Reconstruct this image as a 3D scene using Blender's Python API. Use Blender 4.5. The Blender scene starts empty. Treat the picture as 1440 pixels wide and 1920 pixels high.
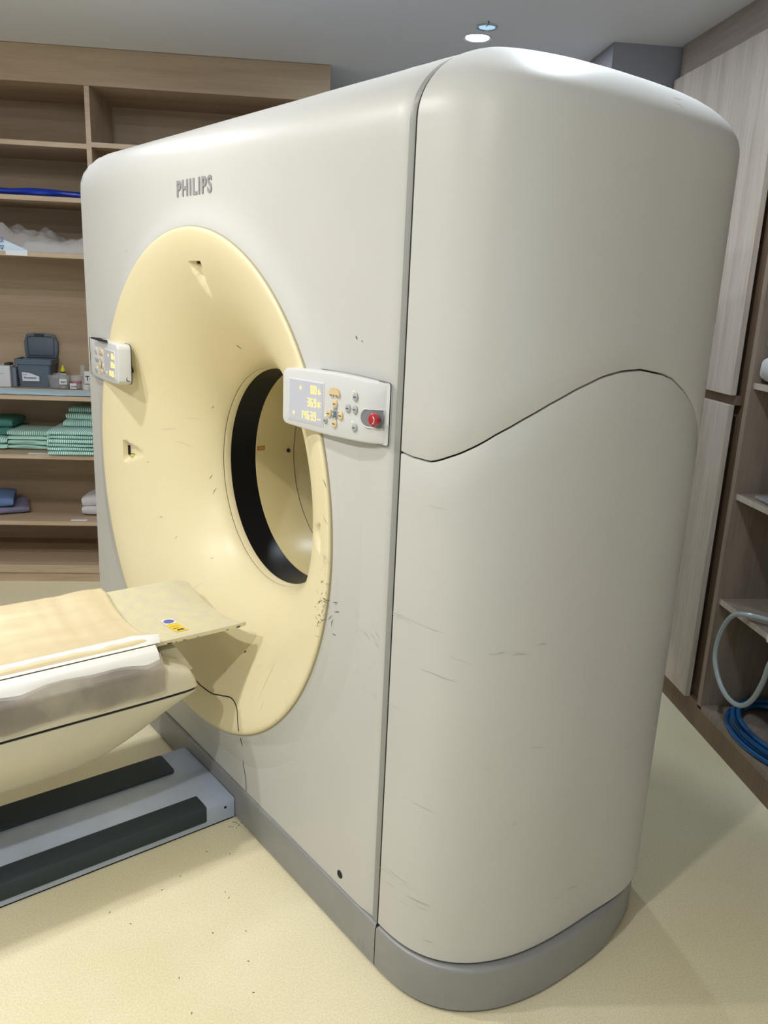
import bpy, bmesh, math, random
from math import sin, cos, pi, radians, sqrt, atan2
from mathutils import Vector, Matrix, noise
random.seed(7)
S = bpy.context.scene
COL = S.collection

# ------------------------------------------------------------------ camera
F_PX, PSI, PITCH, ROLL, CAM_H = 1530.4, 0.1084, 0.2625, 0.0444, 1.5387
cam_d = bpy.data.cameras.new('camera')
cam_d.sensor_fit = 'VERTICAL'; cam_d.sensor_height = 24.0
cam_d.lens = 24.0 * F_PX / 1920.0
cam_d.clip_start = 0.02
cam = bpy.data.objects.new('camera', cam_d); COL.objects.link(cam)
fw = Vector((sin(PSI) * cos(PITCH), cos(PSI) * cos(PITCH), -sin(PITCH)))
rt = Vector((cos(PSI), -sin(PSI), 0)); up = rt.cross(fw)
r2 = cos(ROLL) * rt + sin(ROLL) * up; u2 = -sin(ROLL) * rt + cos(ROLL) * up
M = Matrix((r2, u2, -fw)).transposed().to_4x4(); M.translation = Vector((0, 0, CAM_H))
cam.matrix_world = M
S.camera = cam

# ------------------------------------------------------------------ world, exposure
w = bpy.data.worlds.new('room_air'); S.world = w; w.use_nodes = True
w.node_tree.nodes['Background'].inputs[0].default_value = (0.9, 0.95, 1, 1)
w.node_tree.nodes['Background'].inputs[1].default_value = 0.3
S.view_settings.view_transform = 'Standard'; S.view_settings.look = 'None'
S.view_settings.gamma = 1.0; S.view_settings.use_curve_mapping = False
S.view_settings.exposure = 0.47
CEIL = 2.54
# x, y, watts, colour: seen downlight, inferred ones, and unseen ones added for fill
LAMPS = [(0.683, 3.60, 8, (0.76, 0.88, 1.0)),
         (0.65, 1.95, 8.5, (0.80, 0.90, 1.0)),
         (0.65, 0.25, 0.8, (0.95, 0.97, 1.0)),
         (-1.0, 3.25, 3.2, (0.90, 0.94, 1.0)),
         (-1.0, 1.95, 12, (1.0, 0.98, 0.95)),
         (-1.0, 0.25, 20, (1.0, 0.975, 0.94)),
         (-1.9, 1.5, 16, (0.98, 0.98, 0.99)),  # unseen, put here to brighten the shelves
         (-0.6, -1.2, 1.2, (0.93, 0.97, 1.0)),
         (1.0, -1.2, 1.0, (0.70, 0.88, 1.0))]  # unseen, kept to lift the right side cover

# ------------------------------------------------------------------ helpers
def tag(o, label=None, cat=None, group=None, kind=None):
    if label: o['label'] = label
    if cat: o['category'] = cat
    if group: o['group'] = group
    if kind: o['kind'] = kind
    return o

def empty(name, loc=(0, 0, 0), rz=0.0, parent=None):
    o = bpy.data.objects.new(name, None); COL.objects.link(o)
    o.empty_display_size = 0.1
    o.location = loc; o.rotation_euler = (0, 0, rz)
    if parent: o.parent = parent
    return o

class MB:
    """collects geometry, then links it as one mesh object"""
    def __init__(s): s.v = []; s.f = []; s.m = []
    def add(s, vs, fs, mi=0):
        n = len(s.v); s.v += [tuple(p) for p in vs]
        s.f += [tuple(i + n for i in f) for f in fs]; s.m += [mi] * len(fs); return s
    def box(s, x0, x1, y0, y1, z0, z1, bev=0.0, mi=0, mat=None):
        if bev <= 0:
            vs = [Vector(p) for p in ((x0, y0, z0), (x1, y0, z0), (x1, y1, z0), (x0, y1, z0), (x0, y0, z1), (x1, y0, z1), (x1, y1, z1), (x0, y1, z1))]
            fs = [(0, 3, 2, 1), (4, 5, 6, 7), (0, 1, 5, 4), (1, 2, 6, 5), (2, 3, 7, 6), (3, 0, 4, 7)]
        else:
            bm = bmesh.new(); bmesh.ops.create_cube(bm, size=1)
            for v in bm.verts:
                v.co = Vector((x0 if v.co.x < 0 else x1, y0 if v.co.y < 0 else y1, z0 if v.co.z < 0 else z1))
            bmesh.ops.bevel(bm, geom=bm.edges[:], offset=bev, segments=2, profile=0.5, affect='EDGES')
            bm.verts.index_update()
            vs = [v.co.copy() for v in bm.verts]; fs = [[v.index for v in f.verts] for f in bm.faces]; bm.free()
        if mat: vs = [mat @ v for v in vs]
        return s.add(vs, fs, mi)
    def tube(s, pts, r, n=8, closed=False, caps=True, mi=0):
        P = [Vector(p) for p in pts]; L = len(P); rings = []; up = None
        rr = r if hasattr(r, '__len__') else [r] * L
        for i in range(L):
            a = P[(i - 1) % L] if (closed or i > 0) else P[i]
            b = P[(i + 1) % L] if (closed or i < L - 1) else P[i]
            t = (b - a).normalized()
            if up is None:
                up = Vector((0, 0, 1)) if abs(t.z) < 0.9 else Vector((1, 0, 0))
            x = t.cross(up).normalized(); up = x.cross(t).normalized()
            rings.append([P[i] + rr[i] * (cos(2 * pi * k / n) * x + sin(2 * pi * k / n) * up) for k in range(n)])
        vs = [p for g in rings for p in g]; fs = []
        for i in range(L if closed else L - 1):
            j = (i + 1) % L
            for k in range(n):
                k2 = (k + 1) % n
                fs.append((i * n + k, i * n + k2, j * n + k2, j * n + k))
        if caps and not closed:
            fs.append(tuple(range(n - 1, -1, -1))); fs.append(tuple((L - 1) * n + k for k in range(n)))
        return s.add(vs, fs, mi)
    def lathe(s, prof, c=(0, 0, 0), n=32, axis='z', cap0=False, cap1=False, mi=0):
        vs = []; c = Vector(c)
        for (r, h) in prof:
            for k in range(n):
                a = 2 * pi * k / n
                p = Vector((r * cos(a), r * sin(a), h)) if axis == 'z' else Vector((r * cos(a), h, r * sin(a)))
                vs.append(c + p)
        fs = []
        for i in range(len(prof) - 1):
            for k in range(n):
                k2 = (k + 1) % n
                q = (i * n + k, i * n + k2, (i + 1) * n + k2, (i + 1) * n + k)
                fs.append(q if axis == 'z' else q[::-1])
        if cap0: fs.append(tuple(range(n))[::-1] if axis == 'z' else tuple(range(n)))
        if cap1: fs.append(tuple((len(prof) - 1) * n + k for k in range(n)))
        return s.add(vs, fs, mi)
    def grid(s, fn, nu, nv, mi=0, flip=False, closed_u=False):
        vs = [fn(i / (nu if closed_u else nu - 1), j / (nv - 1)) for i in range(nu) for j in range(nv)]
        fs = []
        for i in range(nu if closed_u else nu - 1):
            i2 = (i + 1) % nu
            for j in range(nv - 1):
                q = (i * nv + j, i2 * nv + j, i2 * nv + j + 1, i * nv + j + 1)
                fs.append(q[::-1] if flip else q)
        return s.add(vs, fs, mi)
    def prism(s, poly, h0, h1, fn=lambda u, v, h: (u, v, h), mi=0):
        n = len(poly)
        vs = [fn(u, v, h0) for u, v in poly] + [fn(u, v, h1) for u, v in poly]
        fs = [tuple(range(n))[::-1], tuple(range(n, 2 * n))] + [(i, (i + 1) % n, (i + 1) % n + n, i + n) for i in range(n)]
        return s.add(vs, fs, mi)
    def build(s, name, mats, parent=None, smooth=35, bev=0.0):
        me = bpy.data.meshes.new(name); me.from_pydata(s.v, [], s.f); me.validate()
        if not isinstance(mats, (list, tuple)): mats = [mats]
        for m in mats: me.materials.append(m)
        if len(mats) > 1 and len(me.polygons) == len(s.m): me.polygons.foreach_set('material_index', s.m)
        bm = bmesh.new(); bm.from_mesh(me)
        bmesh.ops.remove_doubles(bm, verts=bm.verts[:], dist=1e-6)
        bmesh.ops.recalc_face_normals(bm, faces=bm.faces[:]) if s.recalc else None
        if bev > 0:
            ed = [e for e in bm.edges if len(e.link_faces) == 2 and e.calc_face_angle(0) > 0.6]
            bmesh.ops.bevel(bm, geom=ed, offset=bev, segments=2, profile=0.5, affect='EDGES')
        bm.to_mesh(me); bm.free()
        if smooth:
            me.shade_smooth()
            try: me.set_sharp_from_angle(angle=radians(smooth))
            except Exception: pass
        me.update()
        o = bpy.data.objects.new(name, me); COL.objects.link(o)
        if parent: o.parent = parent
        return o
    recalc = False

class MR(MB):
    recalc = True

def text_obj(name, body, size, mat, parent, loc, rot=(pi / 2, 0, 0), ext=0.0006, bold=0.0, sx=1.0, align='LEFT', spc=1.0):
    cu = bpy.data.curves.new(name, 'FONT'); cu.body = body; cu.size = size; cu.extrude = ext; cu.offset = bold
    cu.align_x = align; cu.space_character = spc; cu.resolution_u = 3
    t = bpy.data.objects.new('tmp', cu); COL.objects.link(t)
    dg = bpy.context.evaluated_depsgraph_get(); dg.update()
    me = bpy.data.meshes.new_from_object(t.evaluated_get(dg)); me.name = name
    bpy.data.objects.remove(t); bpy.data.curves.remove(cu)
    me.materials.clear(); me.materials.append(mat)
    o = bpy.data.objects.new(name, me); COL.objects.link(o)
    o.location = loc; o.rotation_euler = rot; o.scale = (sx, 1, 1)
    if parent: o.parent = parent
    return o

# ------------------------------------------------------------------ materials
def pmat(name, col, rough=0.5, metal=0.0, col2=None, nscale=6.0, amt=0.5, bump=0.0, bscale=200.0, spec=0.5, coat=0.0, alpha=1.0, trans=0.0, emis=None, estr=0.0, stretch=(1, 1, 1), rvar=0.0):
    m = bpy.data.materials.new(name); m.use_nodes = True
    nt = m.node_tree; b = nt.nodes['Principled BSDF']
    b.inputs['Base Color'].default_value = (*col, 1); b.inputs['Roughness'].default_value = rough
    b.inputs['Metallic'].default_value = metal; b.inputs['Specular IOR Level'].default_value = spec
    b.inputs['Coat Weight'].default_value = coat; b.inputs['Alpha'].default_value = alpha
    b.inputs['Transmission Weight'].default_value = trans
    if emis: b.inputs['Emission Color'].default_value = (*emis, 1); b.inputs['Emission Strength'].default_value = estr
    tc = nt.nodes.new('ShaderNodeTexCoord'); mp = nt.nodes.new('ShaderNodeMapping')
    nt.links.new(tc.outputs['Object'], mp.inputs[0]); mp.inputs['Scale'].default_value = stretch
    if col2:
        n = nt.nodes.new('ShaderNodeTexNoise'); n.inputs['Scale'].default_value = nscale; n.inputs['Detail'].default_value = 6
        nt.links.new(mp.outputs[0], n.inputs['Vector'])
        r = nt.nodes.new('ShaderNodeValToRGB'); r.color_ramp.elements[0].position = 0.5 - amt / 2; r.color_ramp.elements[1].position = 0.5 + amt / 2
        r.color_ramp.elements[0].color = (*col, 1); r.color_ramp.elements[1].color = (*col2, 1)
        nt.links.new(n.outputs['Fac'], r.inputs[0]); nt.links.new(r.outputs[0], b.inputs['Base Color'])
    if bump > 0:
        n2 = nt.nodes.new('ShaderNodeTexNoise'); n2.inputs['Scale'].default_value = bscale; n2.inputs['Detail'].default_value = 3
        nt.links.new(mp.outputs[0], n2.inputs['Vector'])
        bp = nt.nodes.new('ShaderNodeBump'); bp.inputs['Strength'].default_value = bump; bp.inputs['Distance'].default_value = 0.002
        nt.links.new(n2.outputs['Fac'], bp.inputs['Height']); nt.links.new(bp.outputs[0], b.inputs['Normal'])
    return m

def wood(name, c1, c2, c3, axis='x', rough=0.45, scale=1.0, fine=0.28):
    m = bpy.data.materials.new(name); m.use_nodes = True
    nt = m.node_tree; b = nt.nodes['Principled BSDF']; b.inputs['Roughness'].default_value = rough
    b.inputs['Specular IOR Level'].default_value = 0.35
    tc = nt.nodes.new('ShaderNodeTexCoord'); mp = nt.nodes.new('ShaderNodeMapping')
    st = {'x': (0.55, 9, 9), 'z': (9, 9, 0.55), 'y': (9, 0.55, 9)}[axis]
    mp.inputs['Scale'].default_value = tuple(v * scale for v in st)
    nt.links.new(tc.outputs['Object'], mp.inputs[0])
    n = nt.nodes.new('ShaderNodeTexNoise'); n.inputs['Scale'].default_value = 1.0; n.inputs['Detail'].default_value = 5; n.inputs['Distortion'].default_value = 0.6
    nt.links.new(mp.outputs[0], n.inputs['Vector'])
    r = nt.nodes.new('ShaderNodeValToRGB'); e = r.color_ramp.elements
    e[0].position = 0.3; e[0].color = (*c1, 1); e[1].position = 0.75; e[1].color = (*c3, 1)
    k = e.new(0.52); k.color = (*c2, 1)
    nt.links.new(n.outputs['Fac'], r.inputs[0])
    mp2 = nt.nodes.new('ShaderNodeMapping'); mp2.inputs['Scale'].default_value = tuple(v * 9 * scale for v in st)
    nt.links.new(tc.outputs['Object'], mp2.inputs[0])
    n2 = nt.nodes.new('ShaderNodeTexNoise'); n2.inputs['Detail'].default_value = 3; n2.inputs['Scale'].default_value = 1.2
    nt.links.new(mp2.outputs[0], n2.inputs['Vector'])
    mx = nt.nodes.new('ShaderNodeMix'); mx.data_type = 'RGBA'; mx.blend_type = 'MULTIPLY'; mx.inputs[0].default_value = fine
    r3 = nt.nodes.new('ShaderNodeValToRGB'); r3.color_ramp.elements[0].position = 0.35; r3.color_ramp.elements[0].color = (0.55, 0.5, 0.47, 1); r3.color_ramp.elements[1].position = 0.55; r3.color_ramp.elements[1].color = (1, 1, 1, 1)
    nt.links.new(n2.outputs['Fac'], r3.inputs[0])
    nt.links.new(r.outputs[0], mx.inputs[6]); nt.links.new(r3.outputs[0], mx.inputs[7])
    nt.links.new(mx.outputs[2], b.inputs['Base Color'])
    return m

WHITE = pmat('gantry_paint', (0.60, 0.60, 0.578), 0.42, col2=(0.575, 0.575, 0.55), nscale=3, bump=0.05, bscale=900, spec=0.45)
CREAM = pmat('cream_plastic', (0.86, 0.77, 0.51), 0.36, col2=(0.82, 0.725, 0.46), nscale=2.5, bump=0.04, bscale=700, spec=0.45)
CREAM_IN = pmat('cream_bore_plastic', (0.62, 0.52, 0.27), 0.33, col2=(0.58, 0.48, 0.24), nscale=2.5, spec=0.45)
BLACKW = pmat('black_window', (0.004, 0.004, 0.005), 0.38, spec=.3)
DARK = pmat('dark_gap', (0.012, 0.012, 0.012), 0.8)
GREYT = pmat('grey_trim', (0.30, 0.305, 0.29), 0.45)
BASEG = pmat('grey_base_paint', (0.31, 0.315, 0.31), 0.42, metal=0.15, col2=(0.27, 0.275, 0.275), nscale=8, bump=0.08, bscale=500)
SEAM = pmat('seam_dark', (0.05, 0.04, 0.03), 0.8)
SCUFF = pmat('scuff_black', (0.05, 0.05, 0.05), 0.7)
SCUFFL = pmat('scuff_grey', (0.42, 0.41, 0.37), 0.7)
LOGO = pmat('logo_grey', (0.30, 0.30, 0.31), 0.4)
PANEL = pmat('panel_plastic', (0.66, 0.67, 0.67), 0.38)
SCREEN = pmat('display_face', (0.55, 0.57, 0.66), 0.3)
DIGIT = pmat('display_digit', (1, 0.7, 0.1), 0.5, emis=(1.0, 0.60, 0.10), estr=1.15)
BEIGEB = pmat('beige_button', (0.72, 0.56, 0.32), 0.4)
GREYB = pmat('grey_button', (0.42, 0.44, 0.45), 0.4)
CROSSB = pmat('button_cross', (0.28, 0.33, 0.38), 0.5)
REDB = pmat('red_button', (0.45, 0.01, 0.02), 0.2, coat=0.5)
INK = pmat('black_print', (0.02, 0.02, 0.02), 0.6)
INKB = pmat('blue_print', (0.05, 0.1, 0.4), 0.6)
YEL = pmat('yellow_label', (0.75, 0.70, 0.10), 0.5)
YEL2 = pmat('warning_yellow', (0.85, 0.62, 0.03), 0.4)
ORN = pmat('orange_label', (0.75, 0.32, 0.05), 0.5)
LED = pmat('green_led', (0.5, 0.9, 0.2), 0.5, emis=(0.6, 1.0, 0.2), estr=1)
PAPER = pmat('white_paper', (0.80, 0.82, 0.86), 0.7)
CEILM = pmat('ceiling_paint', (0.80, 0.82, 0.88), 0.85, bump=0.05, bscale=300)
WALLM = pmat('wall_paint', (0.50, 0.50, 0.50), 0.8)
WALLD = pmat('shaded_ceiling_tone', (0.30, 0.30, 0.34), 0.8)  # dark blue-grey puts the dim corner's shade into the colour

def floor_mat():
    m = pmat('vinyl_floor', (0.76, 0.68, 0.46), 0.42, spec=0.3)
    nt = m.node_tree; b = nt.nodes['Principled BSDF']; tc = [n for n in nt.nodes if n.type == 'TEX_COORD'][0]
    n1 = nt.nodes.new('ShaderNodeTexNoise'); n1.inputs['Scale'].default_value = 220; n1.inputs['Detail'].default_value = 2
    n2 = nt.nodes.new('ShaderNodeTexNoise'); n2.inputs['Scale'].default_value = 2.2; n2.inputs['Detail'].default_value = 5
    for n in (n1, n2): nt.links.new(tc.outputs['Object'], n.inputs['Vector'])
    r1 = nt.nodes.new('ShaderNodeValToRGB'); r1.color_ramp.elements[0].position = .35; r1.color_ramp.elements[1].position = .65
    r1.color_ramp.elements[0].color = (0.80, 0.73, 0.50, 1); r1.color_ramp.elements[1].color = (0.90, 0.84, 0.63, 1)
    r2_ = nt.nodes.new('ShaderNodeValToRGB'); r2_.color_ramp.elements[0].position = .3; r2_.color_ramp.elements[1].position = .7
    r2_.color_ramp.elements[0].color = (0.90, 0.88, 0.80, 1); r2_.color_ramp.elements[1].color = (1, 1, 1, 1)
    nt.links.new(n1.outputs['Fac'], r1.inputs[0]); nt.links.new(n2.outputs['Fac'], r2_.inputs[0])
    mx = nt.nodes.new('ShaderNodeMix'); mx.data_type = 'RGBA'; mx.blend_type = 'MULTIPLY'; mx.inputs[0].default_value = 1
    nt.links.new(r1.outputs[0], mx.inputs[6]); nt.links.new(r2_.outputs[0], mx.inputs[7]); nt.links.new(mx.outputs[2], b.inputs['Base Color'])
    return m
FLOORM = floor_mat()
WOODL = wood('shelf_laminate', (0.41, 0.305, 0.20), (0.51, 0.39, 0.27), (0.56, 0.44, 0.31), 'x', scale=.8, fine=.15)
WOODE = wood('shelf_edge_laminate', (0.50, 0.38, 0.27), (0.56, 0.44, 0.32), (0.60, 0.48, 0.36), 'x')
WOODD = wood('door_laminate', (0.48, 0.405, 0.345), (0.59, 0.51, 0.445), (0.64, 0.57, 0.50), 'z', scale=1.1)
WOODB = wood('brown_laminate', (0.17, 0.115, 0.075), (0.22, 0.15, 0.10), (0.26, 0.18, 0.12), 'z')
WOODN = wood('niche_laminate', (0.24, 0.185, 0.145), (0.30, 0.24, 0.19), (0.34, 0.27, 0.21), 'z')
WOODH = wood('soffit_laminate', (0.34, 0.275, 0.245), (0.40, 0.33, 0.29), (0.44, 0.36, 0.32), 'y')

# ------------------------------------------------------------------ the room
XL, XR, YF, YB = -3.0, 1.97, -2.4, 4.68
def struct(mb, name, m, **k): return tag(mb.build(name, m, **k), kind='structure')
struct(MB().box(XL - .1, XR + .1, YF - .1, YB + .1, -0.1, 0), 'floor', FLOORM, smooth=0)
struct(MB().box(XL - .1, XR + .1, YF - .1, YB + .1, CEIL, CEIL + .1), 'ceiling', CEILM, smooth=0)
struct(MB().box(XL - .1, XL, YF, YB, 0, CEIL), 'wall_left', WALLM, smooth=0)
struct(MB().box(XR, XR + .1, YF, YB, 0, CEIL), 'wall_right', WALLM, smooth=0)
struct(MB().box(XL - .1, XR + .1, YB, YB + .1, 0, CEIL), 'wall_back', WALLM, smooth=0)
struct(MB().box(XL - .1, XR + .1, YF - .1, YF, 0, CEIL), 'wall_front', WALLM, smooth=0)
wn = empty('fill_window_1', (0.75, YF, 1.55)); tag(wn, kind='structure')  # unseen window added behind the camera to light the side cover
MR().box(-.78, .78, .0, .03, -.52, .52, .004).build('fill_window_frame', pmat('fill_window_grey', (.4, .4, .4), .4), wn, smooth=0)
MB().box(-.72, .72, .031, .034, -.46, .46).build('fill_window_pane', pmat('fill_window_glow', (.8, .85, .9), .3, emis=(.84, .94, 1.0), estr=0.8), wn, smooth=0)
wl = bpy.data.lights.new('added_fill_light', 'AREA'); wl.shape = 'RECTANGLE'; wl.size = 1.44; wl.size_y = .92; wl.energy = 5.5; wl.color = (.68, .87, 1.0)
wlo = bpy.data.objects.new('added_fill_light', wl); COL.objects.link(wlo); wlo.parent = wn; wlo.location = (0, .05, 0); wlo.rotation_euler = (pi / 2, 0, pi)
struct(MB().box(1.22, XR, 3.52, YB, 0, CEIL), 'added_corner_block', WALLD, smooth=0)  # made-up wall block standing in for a shaded patch of ceiling

for i, (lx, ly, pw, lc) in enumerate(LAMPS):
    root = empty('ceiling_downlight', (lx, ly, CEIL))
    R_ = 0.052
    MR().lathe([(R_ - .006, -0.002), (R_ + .006, -0.005), (R_ + .006, 0.0), (R_ - .006, 0.0)], n=40).build('trim_ring', pmat('lamp_trim', (0.75, 0.77, 0.8), 0.3, metal=.3), root)
    lens = MB().lathe([(0.001, -0.0035), (R_ - .006, -0.0035), (R_ - .006, -0.001), (0.001, -0.001)], n=40).build('lens', pmat('lamp_lens', (1, 1, 1), 0.4, emis=lc, estr=14), root)
    ld = bpy.data.lights.new('downlight', 'AREA'); ld.shape = 'DISK'; ld.size = 0.09; ld.energy = pw; ld.color = lc
    lo = bpy.data.objects.new('downlight', ld); COL.objects.link(lo); lo.parent = root; lo.location = (0, 0, -0.008)
    if i == 0: tag(root, 'brightly lit round recessed downlight in the grey ceiling above the scanner', 'lamp')
    else: tag(root, 'round ceiling downlight outside the view, assumed to light the room', 'lamp', group='downlights of the room out of view')
root = empty('ceiling_downlight', (0.690, 3.455, CEIL))
MR().lathe([(0.030, -0.003), (0.038, -0.007), (0.042, -0.006), (0.042, 0.0), (0.030, 0.0)], n=36).build('trim_ring', pmat('chrome_trim', (0.6, 0.7, 0.78), 0.15, metal=.8), root)
MB().lathe([(0.001, -0.002), (0.031, -0.004), (0.031, -0.001), (0.001, -0.001)], n=36).build('lens', pmat('dim_lens', (0.5, 0.72, 0.85), 0.15, emis=(0.45, 0.72, 0.95), estr=0.55), root)
MR().tube([(-.004, .0, -.001), (-.004, -.05, -.006), (-.010, -.072, -.004)], 0.0022, 6).build('spring_clip', pmat('clip_steel', (0.12, 0.13, 0.15), 0.3, metal=.8), root)
tag(root, 'small dim glass downlight with chrome ring and spring clip beside the lit one', 'lamp')

# ------------------------------------------------------------------ shelving on the back wall
SY = 4.18; T = 0.021
shelf = empty('shelving_unit', (-0.9, SY, 0))
tag(shelf, 'wide open wooden shelving unit along the back wall behind the scanner', 'shelf')
def sbox(x0, x1, y0, y1, z0, z1, name, m, bev=0.0, **k):
    return MB().box(x0 + .9, x1 + .9, y0 - SY, y1 - SY, z0, z1, bev, **k).build(name, m, shelf, smooth=0)
XS0, XS1, XD = -2.95, 0.115, -0.985
sbox(XS0, XS1, YB - .03, YB - .004, 0.02, 2.40, 'back_panel', WOODL)
sbox(XS0, XS1, SY - .004, SY + .018, 2.384, CEIL - .002, 'header_board', WOODL)
sbox(XS0, XS1 - .012, SY + .019, YB - .03, 2.388, 2.406, 'top_board', WOODL)
sbox(XS0, XS1, SY + .012, SY + .03, 0.0, 0.052, 'plinth', WOODE)
sbox(XS0, XS0 + .02, SY, YB - .03, 0.05, 2.388, 'side_panel', WOODL)
sbox(XS1 - .032, XS1 - .012, SY, YB - .03, 0.05, 2.388, 'side_panel', WOODL)
def board(x0, x1, ztop, name='shelf_board', y0=SY, th=T):
    o = sbox(x0, x1, y0 + .0015, YB - .03, ztop - th, ztop, name, WOODL)
    MB().box(x0 + .9, x1 + .9, y0 - SY, y0 - SY + .0015, ztop - th, ztop).build('edge_band', WOODE, o, smooth=0)
    return o
o = sbox(XD - .011, XD + .011, SY + .0015, YB - .03, 1.0, 2.389, 'divider', WOODL)
MB().box(XD - .011 + .9, XD + .011 + .9, 0, .0015, 1.0, 2.383).build('edge_band', WOODE, o, smooth=0)
for z in (2.139, 1.903, 1.652): board(XS0 + .02, XD - .011, z)
for z in (2.148, 1.903, 1.652): board(XD + .011, XS1 - .032, z)
for z in (0.974, 0.677, 0.330): board(XS0 + .02, XS1 - .032, z)
board(XS0 + .02, XS1 - .032, 0.094, 'bottom_board', th=.042)

# ------------------------------------------------------------------ things on the shelves
BLUED = pmat('dark_blue_vinyl', (0.010, 0.05, 0.48), 0.35, bump=.3, bscale=30)
def roll(name, x0, x1, y, z, ry, rz, m, sag=0.004, seed=1, n=40, pw=0.9):
    mb = MR(); vs = []; k = 20
    for i in range(n):
        x = x0 + (x1 - x0) * i / (n - 1); e = min(1, min(i, n - 1 - i) / 1.5 + .35)
        for j in range(k):
            a = 2 * pi * j / k; q = noise.noise(Vector((x * 9, cos(a) * 1.2, sin(a) * 1.2 + seed)))
            vs.append((x, y + ry * e * cos(a) * (1 + .2 * q), z + rz + rz * e * (abs(sin(a)) ** pw) * (1 if sin(a) > 0 else -1) * (1 + (.35 * q if sin(a) > 0 else 0)) + (sag * sin(x * 20 + seed) if sin(a) > 0 else 0)))
    fs = [(i * k + j, i * k + (j + 1) % k, (i + 1) * k + (j + 1) % k, (i + 1) * k + j) for i in range(n - 1) for j in range(k)]
    fs += [tuple(range(k))[::-1], tuple((n - 1) * k + j for j in range(k))]
    return mb.add(vs, fs).build(name, m)
tag(roll('folded_apron', -2.1, -1.0, 4.30, 1.903, .075, .0195, BLUED), 'rolled dark blue vinyl lying on the shelf above the plastic bags', 'apron')

PLASTIC = pmat('clear_plastic_film', (0.75, 0.72, 0.72), 0.12, alpha=0.42, bump=0.9, bscale=26, spec=0.8)
def lump(name, x0, x1, y0, y1, z0, hfn, m, seed=0, n=44, k=24):
    mb = MB()
    def fn(u, v):
        x = x0 + (x1 - x0) * u; y = y0 + (y1 - y0) * v
        e = min(1, 6 * min(u, 1 - u, v, 1 - v)) ** .5
        h = hfn(u, v) * e * (1 + .38 * noise.noise(Vector((x * 17, y * 17, seed))) + .07 * noise.noise(Vector((x * 45, y * 45, seed + 4))))
        return (x, y, z0 + .002 + max(h, 0))
    mb.grid(fn, n, k); mb.grid(lambda u, v: (x0 + (x1 - x0) * u, y0 + (y1 - y0) * v, z0 + .001), n, k, flip=True)
    return mb.build(name, m, smooth=60)
def hb(u, v):
    return .052 + .060 * math.exp(-((u - .5) / .14) ** 2 - ((v - .6) / .4) ** 2) + .062 * math.exp(-((u - .95) / .1) ** 2) + .065 * math.exp(-((u - .08) / .25) ** 2)
tag(lump('plastic_bag', -1.50, -1.005, 4.21, 4.50, 1.652, hb, PLASTIC), 'crumpled clear plastic bag on the shelf below the blue roll', 'bag')
tag(lump('cloth_bundle', -1.36, -1.02, 4.26, 4.45, 1.652, lambda u, v: .05, pmat('grey_white_film', (0.55, 0.55, 0.53), .5), 3), 'off-white bundle wrapped inside the clear plastic bag', 'bundle')
LBAG = pmat('pale_blue_plastic', (0.62, 0.76, 0.88), 0.3, bump=.4, bscale=25)
bag = empty('printed_bag', (-1.45, 4.2, 1.652))
mb = MR()
P_ = [(-.22, -.006, .0), (.16, -.006, .0), (.155, -.004, .008), (.02, .004, .062), (-.08, .006, .098), (-.22, .006, .13)]
mb.add([Vector(p) for p in P_] + [Vector(p) + Vector((0, .012, 0)) for p in P_], [(0, 1, 2, 3, 4, 5), (11, 10, 9, 8, 7, 6)] + [(i, (i + 6), (i + 1) % 6 + 6, (i + 1) % 6) for i in range(6)]).build('film', LBAG, bag, smooth=0)
text_obj('print', 'SPITAL', .034, INKB, bag, (.022, -.0065, .002), rot=(pi / 2, -pi / 2, 0))
text_obj('print', '45', .024, INKB, bag, (.050, -.0065, .004), rot=(pi / 2, -pi / 2, 0)); text_obj('print', '50', .024, INKB, bag, (.050, -.0065, .036), rot=(pi / 2, -pi / 2, 0))
tag(bag, 'pale blue plastic bag with dark printed letters at the left end of the clear bags', 'bag')
lab = MB().box(-1.388, -1.290, 4.1772, 4.1785, 1.633, 1.655).build('shelf_label', PAPER, smooth=0)
tag(lab, 'white paper label on the shelf edge below the printed bag', 'label')

def sheet(name, x0, x1, y0, y1, z, m, label, cat, drop=0.0):
    mb = MR()
    def top(u, v): 
        x = x0 + (x1 - x0) * u; y = y0 + (y1 - y0) * v
        return (x + .01 * sin(v * 7), y, z + .0025 + .004 * abs(noise.noise(Vector((x * 7, y * 14, 2)))))
    mb.grid(top, 60, 14); mb.grid(lambda u, v: tuple(Vector(top(u, v)) - Vector((0, 0, .0018))), 60, 14, flip=True)
    return tag(mb.build(name, m, smooth=60), label, cat)
sheet('paper_drape', -2.0, -1.0, 4.19, 4.42, .974, pmat('light_blue_nonwoven', (0.62, 0.84, 0.96), .75, bump=.3, bscale=60), 'light blue disposable drape spread along the front of the counter shelf', 'drape')
# grey bin with raised lid
BING = pmat('blue_grey_plastic', (0.115, 0.155, 0.205), .5, bump=.25, bscale=220)
bn = empty('waste_bin', (-1.40, 4.57, .974))
mb = MR()
def rr(w_, d_, z, r=.012, n=4):
    pts = []
    for cxs, cys, a0 in ((1, 1, 0), (-1, 1, 90), (-1, -1, 180), (1, -1, 270)):
        for i in range(n + 1):
            a = radians(a0 + 90 * i / n); pts.append((cxs * (w_ / 2 - r) + r * cos(a), cys * (d_ / 2 - r) + r * sin(a), z))
    return pts
def loft(mb, rings, cap0=True, cap1=True, mi=0):
    n = len(rings[0]); vs = [p for g in rings for p in g]
    fs = [(i * n + k, i * n + (k + 1) % n, (i + 1) * n + (k + 1) % n, (i + 1) * n + k) for i in range(len(rings) - 1) for k in range(n)]
    if cap0: fs.append(tuple(range(n))[::-1])
    if cap1: fs.append(tuple((len(rings) - 1) * n + k for k in range(n)))
    return mb.add(vs, fs, mi)
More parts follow.
